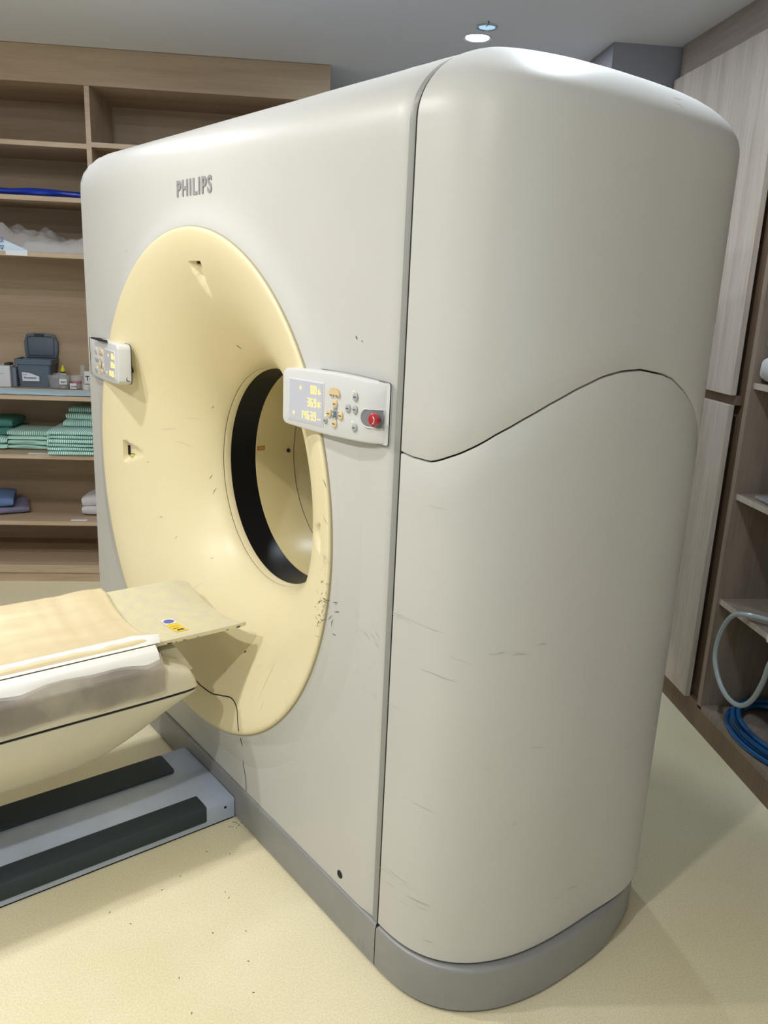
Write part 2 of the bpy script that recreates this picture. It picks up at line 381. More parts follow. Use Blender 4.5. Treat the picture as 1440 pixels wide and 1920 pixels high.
loft(mb, [rr(.155, .115, .001), rr(.172, .125, .118), rr(.190, .140, .120), rr(.192, .142, .147), rr(.180, .130, .147), rr(.172, .122, .120), rr(.150, .11, .01)])
mb.build('bin_body', BING, bn)
lid = MR(); 
def lidf(a0, a1, d0, d1):
    return [(-.082 * a0, d0), (.078 * a0, d0), (.086 * a1, .04), (.086 * a1, .085), (.070, d1 - .006), (.03, d1), (-.035, d1), (-.074, d1 - .006), (-.088 * a1, .085), (-.088 * a1, .04)]
lid.prism([(x + .012, z) for x, z in lidf(1, 1, 0, .128)], .052, .066, lambda u, v, h: (u, h, .146 + v))
lo_ = lid.build('lid', BING, bn, bev=.004)
MR().tube([(.012 + x, .051, .146 + z) for x, z in ((-.066, .012), (.064, .012), (.068, .105), (.055, .112), (-.05, .112), (-.07, .105))], .0022, 6, closed=True).build('lid_rim', pmat('bin_dark', (.05, .07, .10), .5), lo_)
MB().box(-.02, .03, .046, .053, .262, .272).build('latch', pmat('bin_dark2', (.03, .04, .06), .5), lo_, smooth=0)
st = MR().prism([(-.058, .035), (.028, .035), (.028, .060), (-.020, .078), (-.058, .080)], -.0655, -.0645, lambda u, v, h: (u, h, v)); st = st.build('sticker', PAPER, bn, smooth=0); st.rotation_euler = (radians(2.0), 0, 0)
text_obj('print', 'Paracetamol', .0125, INKB, st, (-.050, -.0660, .049), bold=.0004)
text_obj('print', 'pharm', .008, INKB, st, (-.054, -.0660, .066))
tag(bn, 'blue-grey plastic bin with its lid raised and a white sticker, on the counter shelf', 'bin')
# white box with binder clip, grey box behind it
wb_ = empty('document_box', (-1.60, 4.53, .974))
MR().box(-.115, .088, -.05, .05, .001, .112, .002).build('box_body', pmat('white_card', (.72, .73, .76), .6), wb_, smooth=0)
for k, z_ in enumerate((.070, .062)): MB().box(-.08, .055 - .03 * k, -.0508, -.0500, z_, z_ + .0022).build('print', pmat('grey_print', (.35, .36, .42), .6), wb_, smooth=0)
mbc = MR().prism([(0.05, .104), (.088, .104), (.080, .124), (.058, .124)], -.03, .03, lambda u, v, h: (u, h, v)); mbc.build('binder_clip', INK, wb_, bev=.002)
tag(wb_, 'white card box with a black binder clip at the left end of the counter shelf', 'box')
tag(MR().box(-1.508, -1.488, 4.50, 4.60, .975, 1.075, .003).build('storage_box', pmat('grey_blue_card', (.20, .22, .28), .6), smooth=0), 'narrow grey box between the white box and the raised-lid bin', 'box')
CUP = pmat('clear_cup_plastic', (.80, .82, .84), .08, alpha=.26, spec=.8)
def cup(name, cx, cy, r0, r1, h, label, contents):
    t = empty(name, (cx, cy, .974)); tag(t, label, 'cup')
    MB().lathe([(.001, .002), (r0, .002), (r1, h), (r1 + .002, h + .001), (r1 - .001, h), (r0 - .001, .004), (.001, .004)], n=28).build('cup_wall', CUP, t, smooth=60)
    contents(t); return t
def c1(t): 
    MR().lathe([(.001, .0045), (.036, .0045), (.042, .035), (.02, .05), (.001, .045)], n=20).build('contents', pmat('blue_grey_swabs', (.10, .13, .20), .6, bump=.5, bscale=90), t)
cup('plastic_cup', -1.285, 4.52, .040, .052, .072, 'clear plastic cup of blue-grey swabs right of the raised-lid bin', c1)
def c2(t):
    MR().lathe([(.001, .0045), (.024, .0045), (.026, .02), (.001, .022)], n=20).build('contents', pmat('green_brown', (.20, .19, .12), .6), t)
    MB().box(-.016, .022, -.0345, -.0335, .026, .055).build('label_sticker', PAPER, t, smooth=0)
    text_obj('print', 'BSAF', .012, INK, t, (-.008, -.0348, .034), bold=.0003)
cup('plastic_cup', -1.242, 4.49, .027, .031, .068, 'clear cup with a white tag standing in front of the yellow-capped bottle', c2)
bt = empty('dropper_bottle', (-1.272, 4.585, .974)); tag(bt, 'white dropper bottle with a yellow pointed cap behind the clear cups', 'bottle')
MR().lathe([(.001, .001), (.015, .001), (.015, .068), (.008, .074), (.001, .074)], n=20).build('bottle_body', PAPER, bt)
MR().lathe([(.001, .074), (.012, .074), (.012, .080), (.001, .080)], n=20).build('collar', INK, bt)
MR().lathe([(.001, .080), (.013, .080), (.012, .094), (.0055, .104), (.003, .114), (.001, .115)], n=20).build('cap', pmat('yellow_cap', (.80, .75, .02), .4), bt)
def c3(t): pass
jar = empty('specimen_jar', (-1.182, 4.50, .974)); tag(jar, 'clear jar with a red band and white label, between the cups and the sign', 'jar')
MB().lathe([(.001, .002), (.026, .002), (.032, .070), (.034, .070), (.031, .068), (.025, .004), (.001, .004)], n=26).build('jar_wall', CUP, jar, smooth=60)
MR().lathe([(.001, .030), (.0275, .030), (.0285, .041), (.001, .041)], n=26).build('red_lid', pmat('red_plastic', (.50, .01, .04), .4), jar)
MR().lathe([(.001, .005), (.024, .005), (.025, .029), (.001, .029)], n=26).build('contents', pmat('pink_contents', (.5, .30, .28), .6), jar)
MB().box(-.026, .008, -.0335, -.0325, .003, .032).build('label_sticker', PAPER, jar, smooth=0)
text_obj('print', 'CONS', .010, INK, jar, (-.020, -.0339, .012), bold=.0003)
sg = empty('acrylic_sign', (-1.098, 4.50, .974)); tag(sg, 'white printed sign card in a clear stand at the right end of the counter shelf', 'sign')
MR().box(-.062, -.040, -.006, .03, .002, .125, .001).build('stand', CUP, sg, smooth=0)
MR().box(-.042, .060, -.004, -.001, .022, .095).build('card', PAPER, sg, smooth=0)
text_obj('print', 'Te', .034, INK, sg, (-.036, -.0046, .046), bold=.0006)
rl = MR(); rl.lathe([(.012, 0), (.024, 0), (.024, .030), (.012, .030)], n=28, mi=0); rl = rl.build('tape_roll', pmat('offwhite_tape', (.70, .69, .64), .6)); rl.location = (-1.115, 4.455, .976)
tag(rl, 'small off-white tape roll lying in front of the printed sign', 'tape')

# folded striped linen
def stripes(name, c1_, c2_, sc=62.0):
    m = pmat(name, c1_, .85, bump=.3, bscale=300); nt = m.node_tree; b = nt.nodes['Principled BSDF']; tc = [n for n in nt.nodes if n.type == 'TEX_COORD'][0]
    wv = nt.nodes.new('ShaderNodeTexWave'); wv.wave_type = 'BANDS'; wv.bands_direction = 'X'; wv.inputs['Scale'].default_value = sc / 2.0; wv.inputs['Distortion'].default_value = .6; wv.inputs['Detail'].default_value = 0; wv.inputs['Detail Scale'].default_value = .5
    nt.links.new(tc.outputs['Object'], wv.inputs['Vector'])
    r = nt.nodes.new('ShaderNodeValToRGB'); r.color_ramp.elements[0].position = .35; r.color_ramp.elements[1].position = .62
    r.color_ramp.elements[0].color = (*c1_, 1); r.color_ramp.elements[1].color = (*c2_, 1)
    nt.links.new(wv.outputs['Fac'], r.inputs[0]); nt.links.new(r.outputs[0], b.inputs['Base Color']); return m
STRIPE = stripes('green_white_stripe', (0.13, 0.44, 0.38), (0.72, 0.88, 0.84))
GREENL = pmat('pale_green_linen', (0.42, 0.68, 0.60), .85, col2=(.48, .74, .66), nscale=10, bump=.4, bscale=80)
def folded(name, w_, d_, h, m, seed=0, wav=.004, folds=2):
    """a folded cloth: rounded front fold, slightly wavy layers"""
    mb = MR(); nx, nk = 26, 22
    prof = []
    hl = h / 2
    for k in range(nk):   # closed loop in y-z: front is a round fold
        t = k / nk; a = 2 * pi * t
        y = -cos(a); z = sin(a)
        y = math.copysign(abs(y) ** .35, y); z = math.copysign(abs(z) ** .55, z)
        prof.append((y, z))
    vs = []
    for i in range(nx):
        u = i / (nx - 1); x = -w_ / 2 + w_ * u; e = 1 - .28 * (abs(2 * u - 1) ** 8)
        for (y, z) in prof:
            q = noise.noise(Vector((x * 14 + seed, y * 1.5, seed * 3.1)))
            q2 = noise.noise(Vector((x * 9 + seed * 2, z * 1.0, 7)))
            vs.append((x + .3 * wav * q2, y * d_ / 2 + wav * q2, hl + z * hl * e + (wav * .5 * q if z > 0 else 0)))
    fs = [(i * nk + j, i * nk + (j + 1) % nk, (i + 1) * nk + (j + 1) % nk, (i + 1) * nk + j) for i in range(nx - 1) for j in range(nk)]
    fs += [tuple(range(nk))[::-1], tuple((nx - 1) * nk + j for j in range(nk))]
    return mb.add(vs, fs).build(name, m, smooth=60)
ordw = ['bottom', 'second from the bottom', 'third from the bottom', 'fourth from the bottom', 'fifth from the bottom', 'sixth from the bottom', 'seventh', 'top']
z = .678
hs = [.024, .021, .021, .022, .021, .024]
for k, h in enumerate(hs):
    o = folded('folded_gown', .24, .30, h, STRIPE, seed=k * 2.3, wav=.005)
    o.location = (-1.130 + random.uniform(-.003, .003), 4.315 + random.uniform(-.004, .004), z); o.rotation_euler = (0, 0, random.uniform(-.02, .02)); z += h * .93
    tag(o, 'green and white striped folded gown, %s of the tall right-hand linen stack' % ordw[k], 'gown', group='striped gowns in the right-hand linen stack')
for k, h in enumerate([.034, .034, .034]):
    o = folded('folded_gown', .20, .17 - .01 * k, h, STRIPE, seed=20 + k, wav=.006)
    o.location = (-1.105 + .008 * k, 4.375 + .022 * k, z + .001); z += h * .95
    tag(o, 'striped folded gown set back on top of the right-hand linen stack, %s of three' % ('lowest', 'middle', 'topmost')[k], 'gown', group='striped gowns set back on the right-hand stack')
z = .678
for k, (h, m) in enumerate([(.024, GREENL), (.030, GREENL), (.020, GREENL), (.030, STRIPE)]):
    o = folded('folded_linen', .215 + .004 * (k % 2), .20, h, m, seed=40 + 3 * k, wav=.010 if k < 3 else .005)
    o.location = (-1.380 + .004 * (k % 2), 4.395, z); z += h * .95
    tag(o, ['pale green folded linen at the bottom of the middle stack', 'rumpled pale green linen second from the bottom of the middle stack', 'thin pale green linen just under the striped top of the middle stack', 'striped folded linen on top of the low middle stack'][k], 'linen')
z = .678
DGREEN = pmat('dark_green_linen', (.06, .22, .20), .85, bump=.4, bscale=80)
for k, (h, m) in enumerate([(.030, GREENL), (.035, STRIPE), (.045, DGREEN), (.045, DGREEN)]):
    o = folded('folded_linen', .22, .22, h, m, seed=60 + 3 * k, wav=.010)
    o.location = (-1.610 + (.012 if k < 2 else .03), 4.40 + (.0 if k < 2 else .04), z); z += h * .95
    tag(o, ['pale green linen at the bottom of the stack cut off by the left edge', 'striped linen second in the stack at the left edge', 'dark green linen third in the stack at the left edge', 'dark green linen on top of the stack at the left edge'][k], 'linen')
BLUC = pmat('blue_linen', (.13, .22, .44), .85, bump=.4, bscale=90)
MAUV = pmat('mauve_linen', (.22, .21, .33), .85, bump=.4, bscale=90)
o = folded('folded_cloth', .30, .27, .036, MAUV, 81, .008); o.location = (-1.600, 4.40, .332); o.rotation_euler = (0, 0, .35); tag(o, 'mauve folded cloth under the blue one on the lower shelf', 'cloth')
o = folded('folded_cloth', .26, .25, .055, BLUC, 84, .008); o.location = (-1.640, 4.39, .368); o.rotation_euler = (0, 0, .25); tag(o, 'blue folded cloth at the left of the lower shelf', 'cloth')
WCL = pmat('white_linen', (.66, .66, .70), .85, bump=.4, bscale=90)
o = folded('folded_cloth', .20, .22, .055, WCL, 91, .008); o.location = (-1.035, 4.40, .332); tag(o, 'white folded cloth at the bottom of the pile beside the scanner', 'cloth')
o = folded('folded_cloth', .22, .22, .062, WCL, 95, .010); o.location = (-1.020, 4.40, .385); o.rotation_euler = (0, -.12, 0.0); tag(o, 'white folded cloth on top of the pile beside the scanner', 'cloth')
tag(MB().box(-1.36, -1.235, 4.195, 4.225, .6772, .6785).build('shelf_tag', PAPER, smooth=0), 'white paper strip on the front edge of the linen shelf', 'label')
tag(MB().box(-1.17, -1.09, 4.195, 4.222, .3302, .3315).build('shelf_tag', PAPER, smooth=0), 'white paper strip on the front edge of the lower cloth shelf', 'label')

# ------------------------------------------------------------------ right-hand cabinets
CX = 1.50
cab = empty('tall_cabinet', (1.72, 3.06, 0)); tag(cab, 'tall pale wood wall cabinet with an upper and a lower door right of the scanner', 'cabinet')
def cbox(root, x0, x1, y0, y1, z0, z1, name, m, bev=0.0):
    l = root.location; return MB().box(x0 - l.x, x1 - l.x, y0 - l.y, y1 - l.y, z0 - l.z, z1 - l.z, bev).build(name, m, root, smooth=0)
cbox(cab, CX + .022, XR - .004, 2.655, 3.50, .1, 2.41, 'carcass', WOODB)
o = MB().box(-.243, -.222, -.365, .438, 1.247, 2.412, .0015).build('upper_door', WOODD, cab, smooth=0)
o = MB().box(-.243, -.222, -.365, .438, .102, 1.213, .0015).build('lower_door', WOODD, cab, smooth=0)
cbox(cab, CX - .001, CX + .021, 2.69, 3.50, 1.214, 1.246, 'finger_groove', WOODB)
cbox(cab, CX + .004, CX + .022, 2.643, 3.50, 0, .1, 'plinth', WOODB)
struct(MB().box(CX + .0, XR, YF + .01, 3.50, 2.415, CEIL - .001), 'trim_1', WOODH, smooth=0)

nic = empty('open_cabinet', (1.72, 2.2, 0)); tag(nic, 'open shelf cabinet with hoses, at the right edge of the picture', 'cabinet')
NY0 = 1.50
cbox(nic, CX, XR, 2.615, 2.640, .1, 2.413, 'side_panel', WOODN)
cbox(nic, CX, XR, NY0, NY0 + .02, .1, 2.413, 'side_panel', WOODN)
cbox(nic, XR - .03, XR - .002, NY0 + .02, 2.615, .1, 2.413, 'back_panel', WOODN)
for k, z in enumerate((1.30, .918, .530)):
    o = cbox(nic, CX + .0115, XR - .03, NY0 + .02, 2.615, z - .020, z, 'shelf_board', WOODN)
    l = nic.location; MB().box(CX + .01 - l.x, CX + .0115 - l.x, NY0 + .02 - l.y, 2.615 - l.y, z - .02, z).build('edge_band', WOODD, o, smooth=0)
cbox(nic, CX + .004, XR - .03, NY0 + .02, 2.615, .085, .105, 'bottom_board', WOODN)
cbox(nic, CX + .004, CX + .022, NY0, 2.642, 0, .085, 'plinth', WOODB)
for k, z in enumerate((1.9,)):
    cbox(nic, CX + .01, XR - .03, NY0 + .02, 2.615, z - .020, z, 'shelf_board', WOODN)
near = empty('tall_cabinet', (1.72, .5, 0)); tag(near, 'tall pale wood cabinet standing beside the camera, out of view', 'cabinet')
cbox(near, CX + .022, XR - .004, YF + .01, NY0 - .004, .0, 2.41, 'carcass', WOODB)
for k in range(4):
    y1 = NY0 - .01 - k * .95
    cbox(near, CX - .018, CX + .021, y1 - .93, y1, .102, 2.41, 'door', WOODD)

CWRAP = pmat('white_plastic_wrap', (.74, .75, .76), .3, bump=.3, bscale=30)
def pouch(y, z, w_, h, d_, label, seed):
    t = folded('packaged_pad', w_, d_, h, CWRAP, seed, .006); t.location = (1.635, y, z); t.rotation_euler = (0, 0, pi / 2 * 0 + .0)
    tag(t, label, 'package'); 
    a = text_obj('print', 'M', .03, INKB, t, (.02 - w_ / 2, -d_ / 2 - .004, h * .35)); return t
pouch(2.50, 1.302, .24, .095, .20, 'white wrapped package, lower of two on the top shelf of the open cabinet', 3)
pouch(2.50, 1.400, .22, .085, .20, 'white wrapped package, upper of two on the top shelf of the open cabinet', 8)
TUBE = pmat('milky_tube', (.45, .52, .53), .25, alpha=.85, spec=.6)
HOSE = pmat('blue_hose', (.01, .10, .28), .35)
def loopc(c, ra, rb, n=40, z=.0, a0=0, turns=1.0, dz=0.0, tilt=0):
    return [(c[0] + ra * cos(a0 + turns * 2 * pi * i / n), c[1] + rb * sin(a0 + turns * 2 * pi * i / n), c[2] + dz * i / n) for i in range(n + 1)]
mb = MR()
for k in range(5):
    mb.tube(loopc((1.672 + .004 * k, 2.350 - .004 * k, .115 + .009 * k), .165 - .012 * (k % 3), .245 - .014 * (k % 3), 56)[:-1], .0085, 8, closed=True)
hose = mb.build('coiled_hose', HOSE); tag(hose, 'coiled blue hose on the floor of the open cabinet', 'hose')
mb = MR()
for k in range(3):
    mb.tube(loopc((1.72 + .01 * k, 2.33 + .01 * k, .112 + .008 * k), .075 - .008 * k, .12 - .01 * k, 40)[:-1], .0055, 8, closed=True)
tag(mb.build('coiled_cable', pmat('black_rubber', (.015, .015, .015), .5)), 'black cable coiled inside the blue hose', 'cable')
pts = []
ctrl = [(1.68, 2.26, .550), (1.58, 2.34, .548), (1.51, 2.40, .552), (1.485, 2.47, .525), (1.480, 2.52, .445), (1.480, 2.534, .345), (1.482, 2.49, .274), (1.484, 2.42, .241), (1.485, 2.345, .252), (1.485, 2.285, .304), (1.485, 2.245, .387), (1.487, 2.224, .472), (1.52, 2.20, .545), (1.60, 2.17, .552)]
def catmull(P, n=8, closed=False):
    P = [Vector(p) for p in P]; out = []
    for i in range(len(P) - 1):
        p0 = P[max(i - 1, 0)]; p1 = P[i]; p2 = P[i + 1]; p3 = P[min(i + 2, len(P) - 1)]
        for k in range(n):
            t = k / n
            out.append(.5 * ((2 * p1) + (-p0 + p2) * t + (2 * p0 - 5 * p1 + 4 * p2 - p3) * t * t + (-p0 + 3 * p1 - 3 * p2 + p3) * t ** 3))
    return out + [P[-1]]
tag(MR().tube(catmull(ctrl), .0085, 10).build('oxygen_tube', TUBE), 'milky plastic tube hanging in a loop from the middle shelf of the open cabinet', 'tube')
mk = empty('breathing_mask', (1.63, 2.32, .532)); tag(mk, 'blue and white breathing mask on the middle shelf of the open cabinet', 'mask')
MR().lathe([(.02, .0), (.055, .0), (.058, .008), (.045, .03), (.018, .045), (.001, .048)], n=24).build('mask_cone', HOSE, mk).scale = (1, 1.5, 1)
MR().tube([( .058 * cos(a), .087 * sin(a), .004) for a in [2 * pi * i / 24 for i in range(24)]], .004, 6, closed=True).build('rim', PAPER, mk)
tag(MB().box(CX + .008, CX + .0095, 2.23, 2.30, .505, .528).build('shelf_label', PAPER, smooth=0), 'white label on the edge of the middle shelf of the open cabinet', 'label')
kt = empty('tubing_kit', (1.60, 2.47, .92)); tag(kt, 'clear film pack with white connectors on the shelf above the mask', 'package')
MR().box(-.07, .1, -.13, .07, .001, .012, .004).build('film_pack', pmat('clear_pack', (.5, .5, .5), .1, alpha=.5), kt)
MR().tube([(-.04, .03, .02), (.0, -.02, .028), (.03, -.08, .024)], .009, 10).build('connector', PAPER, kt)
MR().tube([(-.02, -.03, .02), (.04, .01, .024)], .006, 10).build('connector', PAPER, kt)

# ------------------------------------------------------------------ CT gantry
# local frame: x to the viewer's right along the front, y into the machine, z up; origin under the middle of the ring
GL = 0.8855                    # ring centre to left-hand seam
GC = 0.9255                    # ring centre to right-hand seam
GX = Vector((-0.5337, 0.8456, 0)); O0 = Vector((0.2, 1.573, 0))
gan = empty('ct_scanner', O0 + GC * GX, atan2(-GX.y, -GX.x))
tag(gan, 'large white scanner gantry with cream funnel bore and grey base, filling the room', 'scanner')
D = 0.785; RY, RZ, ZT = 0.22, 0.148, 1.988; ZS = ZT - RZ; HB = 0.116
ZC, RR = 0.967, 0.72
ARC = 0.30
def dome(t):
    """t: height along the skin -> (y, z)"""
    if t <= ZS: return 0.0, t
    a = (t - ZS) / ARC
    if a <= 1: return RY * (1 - cos(a * pi / 2)), ZS + RZ * sin(a * pi / 2)
    return min(RY + (t - ZS - ARC), D / 2), ZT
TMAX = ZS + ARC + (D / 2 - RY)
XW0, XW1 = -GC + .0, GC - .0
def front_panel(xa, xb, name, sign=1, rin=RR, parent=gan):
    # polar grid around the ring out to the rectangle
    z0 = HB + .002; cx = 0
    corners = [atan2(z0 - ZC, xb), atan2(TMAX - ZC, xb), atan2(TMAX - ZC, xa), atan2(z0 - ZC, xa) + 2 * pi]
    corners = [corners[0], corners[1], corners[2], corners[3]]
    angs = []
    seg = [(corners[0], corners[1], 80), (corners[1], corners[2], 90), (corners[2], corners[3], 80), (corners[3], corners[0] + 2 * pi, 60)]
    for a, b, n in seg: angs += [a + (b - a) * i / n for i in range(n)]
    rad = [0, .006, .014, .025, .04, .06, .08, .10, .13, .17, .22] + [.22 + .78 * i / 16 for i in range(1, 17)]
    mb = MB(); NA = len(angs); NR = len(rad) + 1
    vs = []
    for a in angs:
        ca, sa = cos(a), sin(a)
        cand = []
        if ca > 1e-9: cand.append(xb / ca)
        if ca < -1e-9: cand.append(xa / ca)
        if sa > 1e-9: cand.append((TMAX - ZC) / sa)
        if sa < -1e-9: cand.append((z0 - ZC) / sa)
        ro = min(cand)
        vs.append((rin * ca, .03, ZC + rin * sa))
        for q in rad:
            r = rin + (ro - rin) * q if q > .1 else rin + min(q * 1.0, (ro - rin) * .5 * q / .1 if ro - rin < .2 else 1)
            x, t = r * ca, ZC + r * sa
            y, z = dome(t)
            d = r - rin
            y -= .016 * math.exp(-(d / .045) ** 2) * (1 if t < ZS else 0)
            # soft corner of the front cover towards the ends
            e = abs(xb - x)
            if e < .012: y += .006 * (1 - e / .012) ** 2
            vs.append((x, y if sign > 0 else D - y, z))
        if sign < 0:
            k = len(vs) - NR; vs[k] = (rin * ca, D - .03, ZC + rin * sa)
    fs = []
    for i in range(NA):
        j = (i + 1) % NA
        for k in range(NR - 1):
            q = (i * NR + k, i * NR + k + 1, j * NR + k + 1, j * NR + k)
            fs.append(q if sign < 0 else q[::-1])
    o = MB(); o.recalc = False
    o.add(vs, fs); return o.build(name, WHITE, parent, smooth=30)
TR = .026
fp = front_panel(-GL + .0006, GC - TR, 'front_cover')
bp_ = front_panel(-GL + .0006, GC - TR, 'rear_cover', sign=-1, rin=.66)

def profile_loop(inset=0.0, n=24):
    """front-to-back section outline (y, z) from the base over the top to the base again"""
    P = [(inset, HB), (inset, .6), (inset, 1.2), (inset, ZS)]
    for i in range(1, n + 1):
        a = i / n * pi / 2; P.append((inset + (RY) * (1 - cos(a)), ZS + RZ * sin(a) - inset))
    Q = [(D - y, z) for y, z in P[::-1]]
    return P + Q
for sgn in (1,):
    x0, x1 = sgn * (GC - TR), sgn * (GC - .0055)
    pr = profile_loop(.0035); pr2 = profile_loop(.030)
    mb = MR(); n = len(pr)
    ring = []
    for x, p in ((x0, pr2), (x0, pr), (x0 + sgn * .003, profile_loop(.0015)), (x1 - sgn * .003, profile_loop(.0025)), (x1, profile_loop(.0045)), (x1, pr2)):
        ring.append([(x, y, z) for y, z in p])
    vs = [p for g in ring for p in g]; fs = [(i * n + k, i * n + k + 1, (i + 1) * n + k + 1, (i + 1) * n + k) for i in range(len(ring) - 1) for k in range(n - 1)]
    mb.add(vs, fs).build('seam_trim', GREYT, gan)

CA, CN = .28, 2.7
CNC = [CN]
def plan(phi, a=CA, grow=0.0):
    CN = CNC[0]
    c, s_ = cos(phi), sin(phi)
    y = D / 2 - (D / 2 + grow) * math.copysign(abs(c) ** (2 / CN), c)
    x = (a + grow) * max(s_, 0) ** (2 / CN)
    return x, y
SEAMZ = [(0, 1.232), (.005, 1.231), (.015, 1.246), (.033, 1.267), (.062, 1.298), (.098, 1.327), (.14, 1.355), (.19, 1.382), (.248, 1.405), (.296, 1.414), (.351, 1.417), (.404, 1.413), (.463, 1.397), (.524, 1.367), (.576, 1.333), (.62, 1.298), (.66, 1.25), (.70, 1.19), (.74, 1.13), (.785, 1.08)]
def seamz(x, y):
    for (a, za), (b, zb) in zip(SEAMZ, SEAMZ[1:]):
        if y <= b + 1e-9: return za + (zb - za) * (y - a) / (b - a) + (0.004 * max(0, 1 - x / .03) if y < .02 else 0)
    return SEAMZ[-1][1]
NPH = 96
def back_fade(y): t = min(1, max(0, (y - .42) / .22)); return 1 - t * t * (3 - 2 * t)
def capsurf(phi, z=None, psi=None, inset=0.0):
    """point of the side cover skin; z for the straight part, psi for the rounded top"""
    if psi is None:
        e = min(1, max(0, (z - HB) / .6)); a = CA - .014 * (1 - e) ** 2 * back_fade(plan(phi)[1])
        x, y = plan(phi, a - inset, -inset * 0)
        if inset: y = D / 2 + (y - D / 2) * (1 - inset / (D / 2))
        return x, y, z
    k = 1 - (RY / (D / 2)) * (1 - cos(psi))
    x, y = plan(phi, CA - inset)
    kk = k * (1 - inset / (D / 2))
    return x * max(cos(psi), 0) ** 1.28, D / 2 + (y - D / 2) * kk, ZS + RZ * sin(psi) - inset * sin(psi)
PH = [pi * (i / (NPH - 1)) for i in range(NPH)]
# denser near both seams because of the steep superellipse
PH = [pi / 2 - (pi / 2) * math.copysign(abs(1 - 2 * i / (NPH - 1)) ** .8, 1 - 2 * i / (NPH - 1)) for i in range(NPH)]
def cap_parts(sgn):
    off = GC if sgn > 0 else GL - .001
    CNC[0] = CN if sgn > 0 else 1.45
    def put(mb, rows, flip):
        n = len(rows[0]); vs = [(sgn * (off + x), y, z) for row in rows for (x, y, z) in row]
        fs = []
        for i in range(len(rows) - 1):
            for j in range(n - 1):
                q = (i * n + j, i * n + j + 1, (i + 1) * n + j + 1, (i + 1) * n + j)
                fs.append(q if flip else q[::-1])
        mb.add(vs, fs)
    G2 = .0016
    lo, up_ = [], []
    for ph in PH:
        x, y = plan(ph); zc = seamz(x, y)
        row = [capsurf(ph, z=HB + .004, inset=.02)] + [capsurf(ph, z=HB + .004 + .003 * q, inset=.003 * (1 - q)) for q in (0, .5, 1)]
        za = HB + .010
        row += [capsurf(ph, z=za + (zc - G2 - .003 - za) * i / 14) for i in range(1, 15)]
        row += [capsurf(ph, z=zc - G2 - .001, inset=.0008), capsurf(ph, z=zc - G2, inset=.003), capsurf(ph, z=zc - G2, inset=.02)]
        lo.append(row)
        row = [capsurf(ph, z=zc + G2, inset=.02), capsurf(ph, z=zc + G2, inset=.003), capsurf(ph, z=zc + G2 + .001, inset=.0008)]
        row += [capsurf(ph, z=zc + G2 + .003 + (ZS - zc - G2 - .003) * i / 8) for i in range(0, 9)]
        row += [capsurf(ph, psi=pi / 2 * i / 16) for i in range(1, 17)]
        row += [(capsurf(ph, psi=pi / 2)[0] * q, D / 2 + (capsurf(ph, psi=pi / 2)[1] - D / 2) * q, ZT) for q in (.6, .2, .001)]
        up_.append(row)
    f = sgn > 0
    mb = MB(); put(mb, lo, f); mb.build('lower_side_cover', WHITE, gan, smooth=40)
    mb = MB(); put(mb, up_, f); mb.build('upper_side_cover', WHITE, gan, smooth=40)
    lin = []
    for ph in PH:
        row = [(lambda p: (p[0] - .002, p[1], p[2]))(capsurf(ph, z=HB + (ZS - HB) * i / 4, inset=.012)) for i in range(5)] + [(lambda p: (p[0] - .002, p[1], p[2]))(capsurf(ph, psi=pi / 2 * i / 8, inset=.012)) for i in range(1, 9)]
        lin.append(row)
    mb = MB(); put(mb, lin, f); mb.build('inner_liner', DARK if sgn > 0 else WHITE, gan, smooth=40)
    # end ribs that close the gap beside the seam trim
    mb = MR(); p1 = profile_loop(.0010); p2 = profile_loop(.03); n = len(p1)
    vs = [(sgn * (off - .0054), y, z) for y, z in p1] + [(sgn * (off + .002), y, z) for y, z in p1] + [(sgn * (off - .011), y, z) for y, z in p2] + [(sgn * (off + .002), y, z) for y, z in p2]
    fs = [(k, k + 1, n + k + 1, n + k) for k in range(n - 1)]
    mb.add(vs, fs).build('seam_gap', DARK if sgn > 0 else WHITE, gan)
    # grey base under the side cover
    GB = .006
    def bx(ph, g, z): g = g - .013 * (1 - back_fade(plan(ph)[1])) * (1 if sgn > 0 else 0); x, y = plan(ph, CA, g); return (x, y, z)
    rows = []
    for ph in PH:
        rows.append([bx(ph, GB, .008), bx(ph, GB, HB - .010), bx(ph, GB - .0015, HB - .004), bx(ph, GB - .005, HB - .0005), bx(ph, GB - .010, HB), bx(ph, -.06, HB)])
    mb = MB(); put(mb, rows, f); mb.build('base_side_skirt', BASEG, gan, smooth=40)
for sgn in (1, -1): cap_parts(sgn)
# straight parts of the base, front and back
def skirt(y0, sy, name, x0, x1):
    def fn(y, z): return (y0 + sy * y, z)
    pr = [(-.006, .008), (-.006, HB - .010), (-.0045, HB - .004), (-.001, HB - .0005), (.004, HB), (.06, HB)]
    mb = MR(); vs = []; 
    for x in (x0, x1):
        for p in pr: y, z = fn(*p); vs.append((x, y, z))
    n = len(pr); mb.add(vs, [(k, k + 1, n + k + 1, n + k) for k in range(n - 1)])
    return mb.build(name, BASEG, gan, smooth=40)
fs_ = skirt(0, 1, 'base_front_skirt', -GL + .001, GC - .003)
skirt(D, -1, 'base_rear_skirt', -GL + .001, GC - .003)
MB().box(GC - .003, GC + .001, -.004, .05, .004, HB + .004).build('skirt_joint', DARK, gan, smooth=0)
MB().box(-GL - .10, GC + .15, .03, D - .03, 0.0, .10).build('foot_frame', DARK, gan, smooth=0)
for (xg, z_) in ((.055, .030), (.033, .022)):
    MR().lathe([(.009, 0), (.011, -.0008), (.012, 0), (.012, .003), (.009, .003)], c=(GC - xg, -.0062, z_), n=24, axis='y').build('skirt_plug', BASEG, gan)
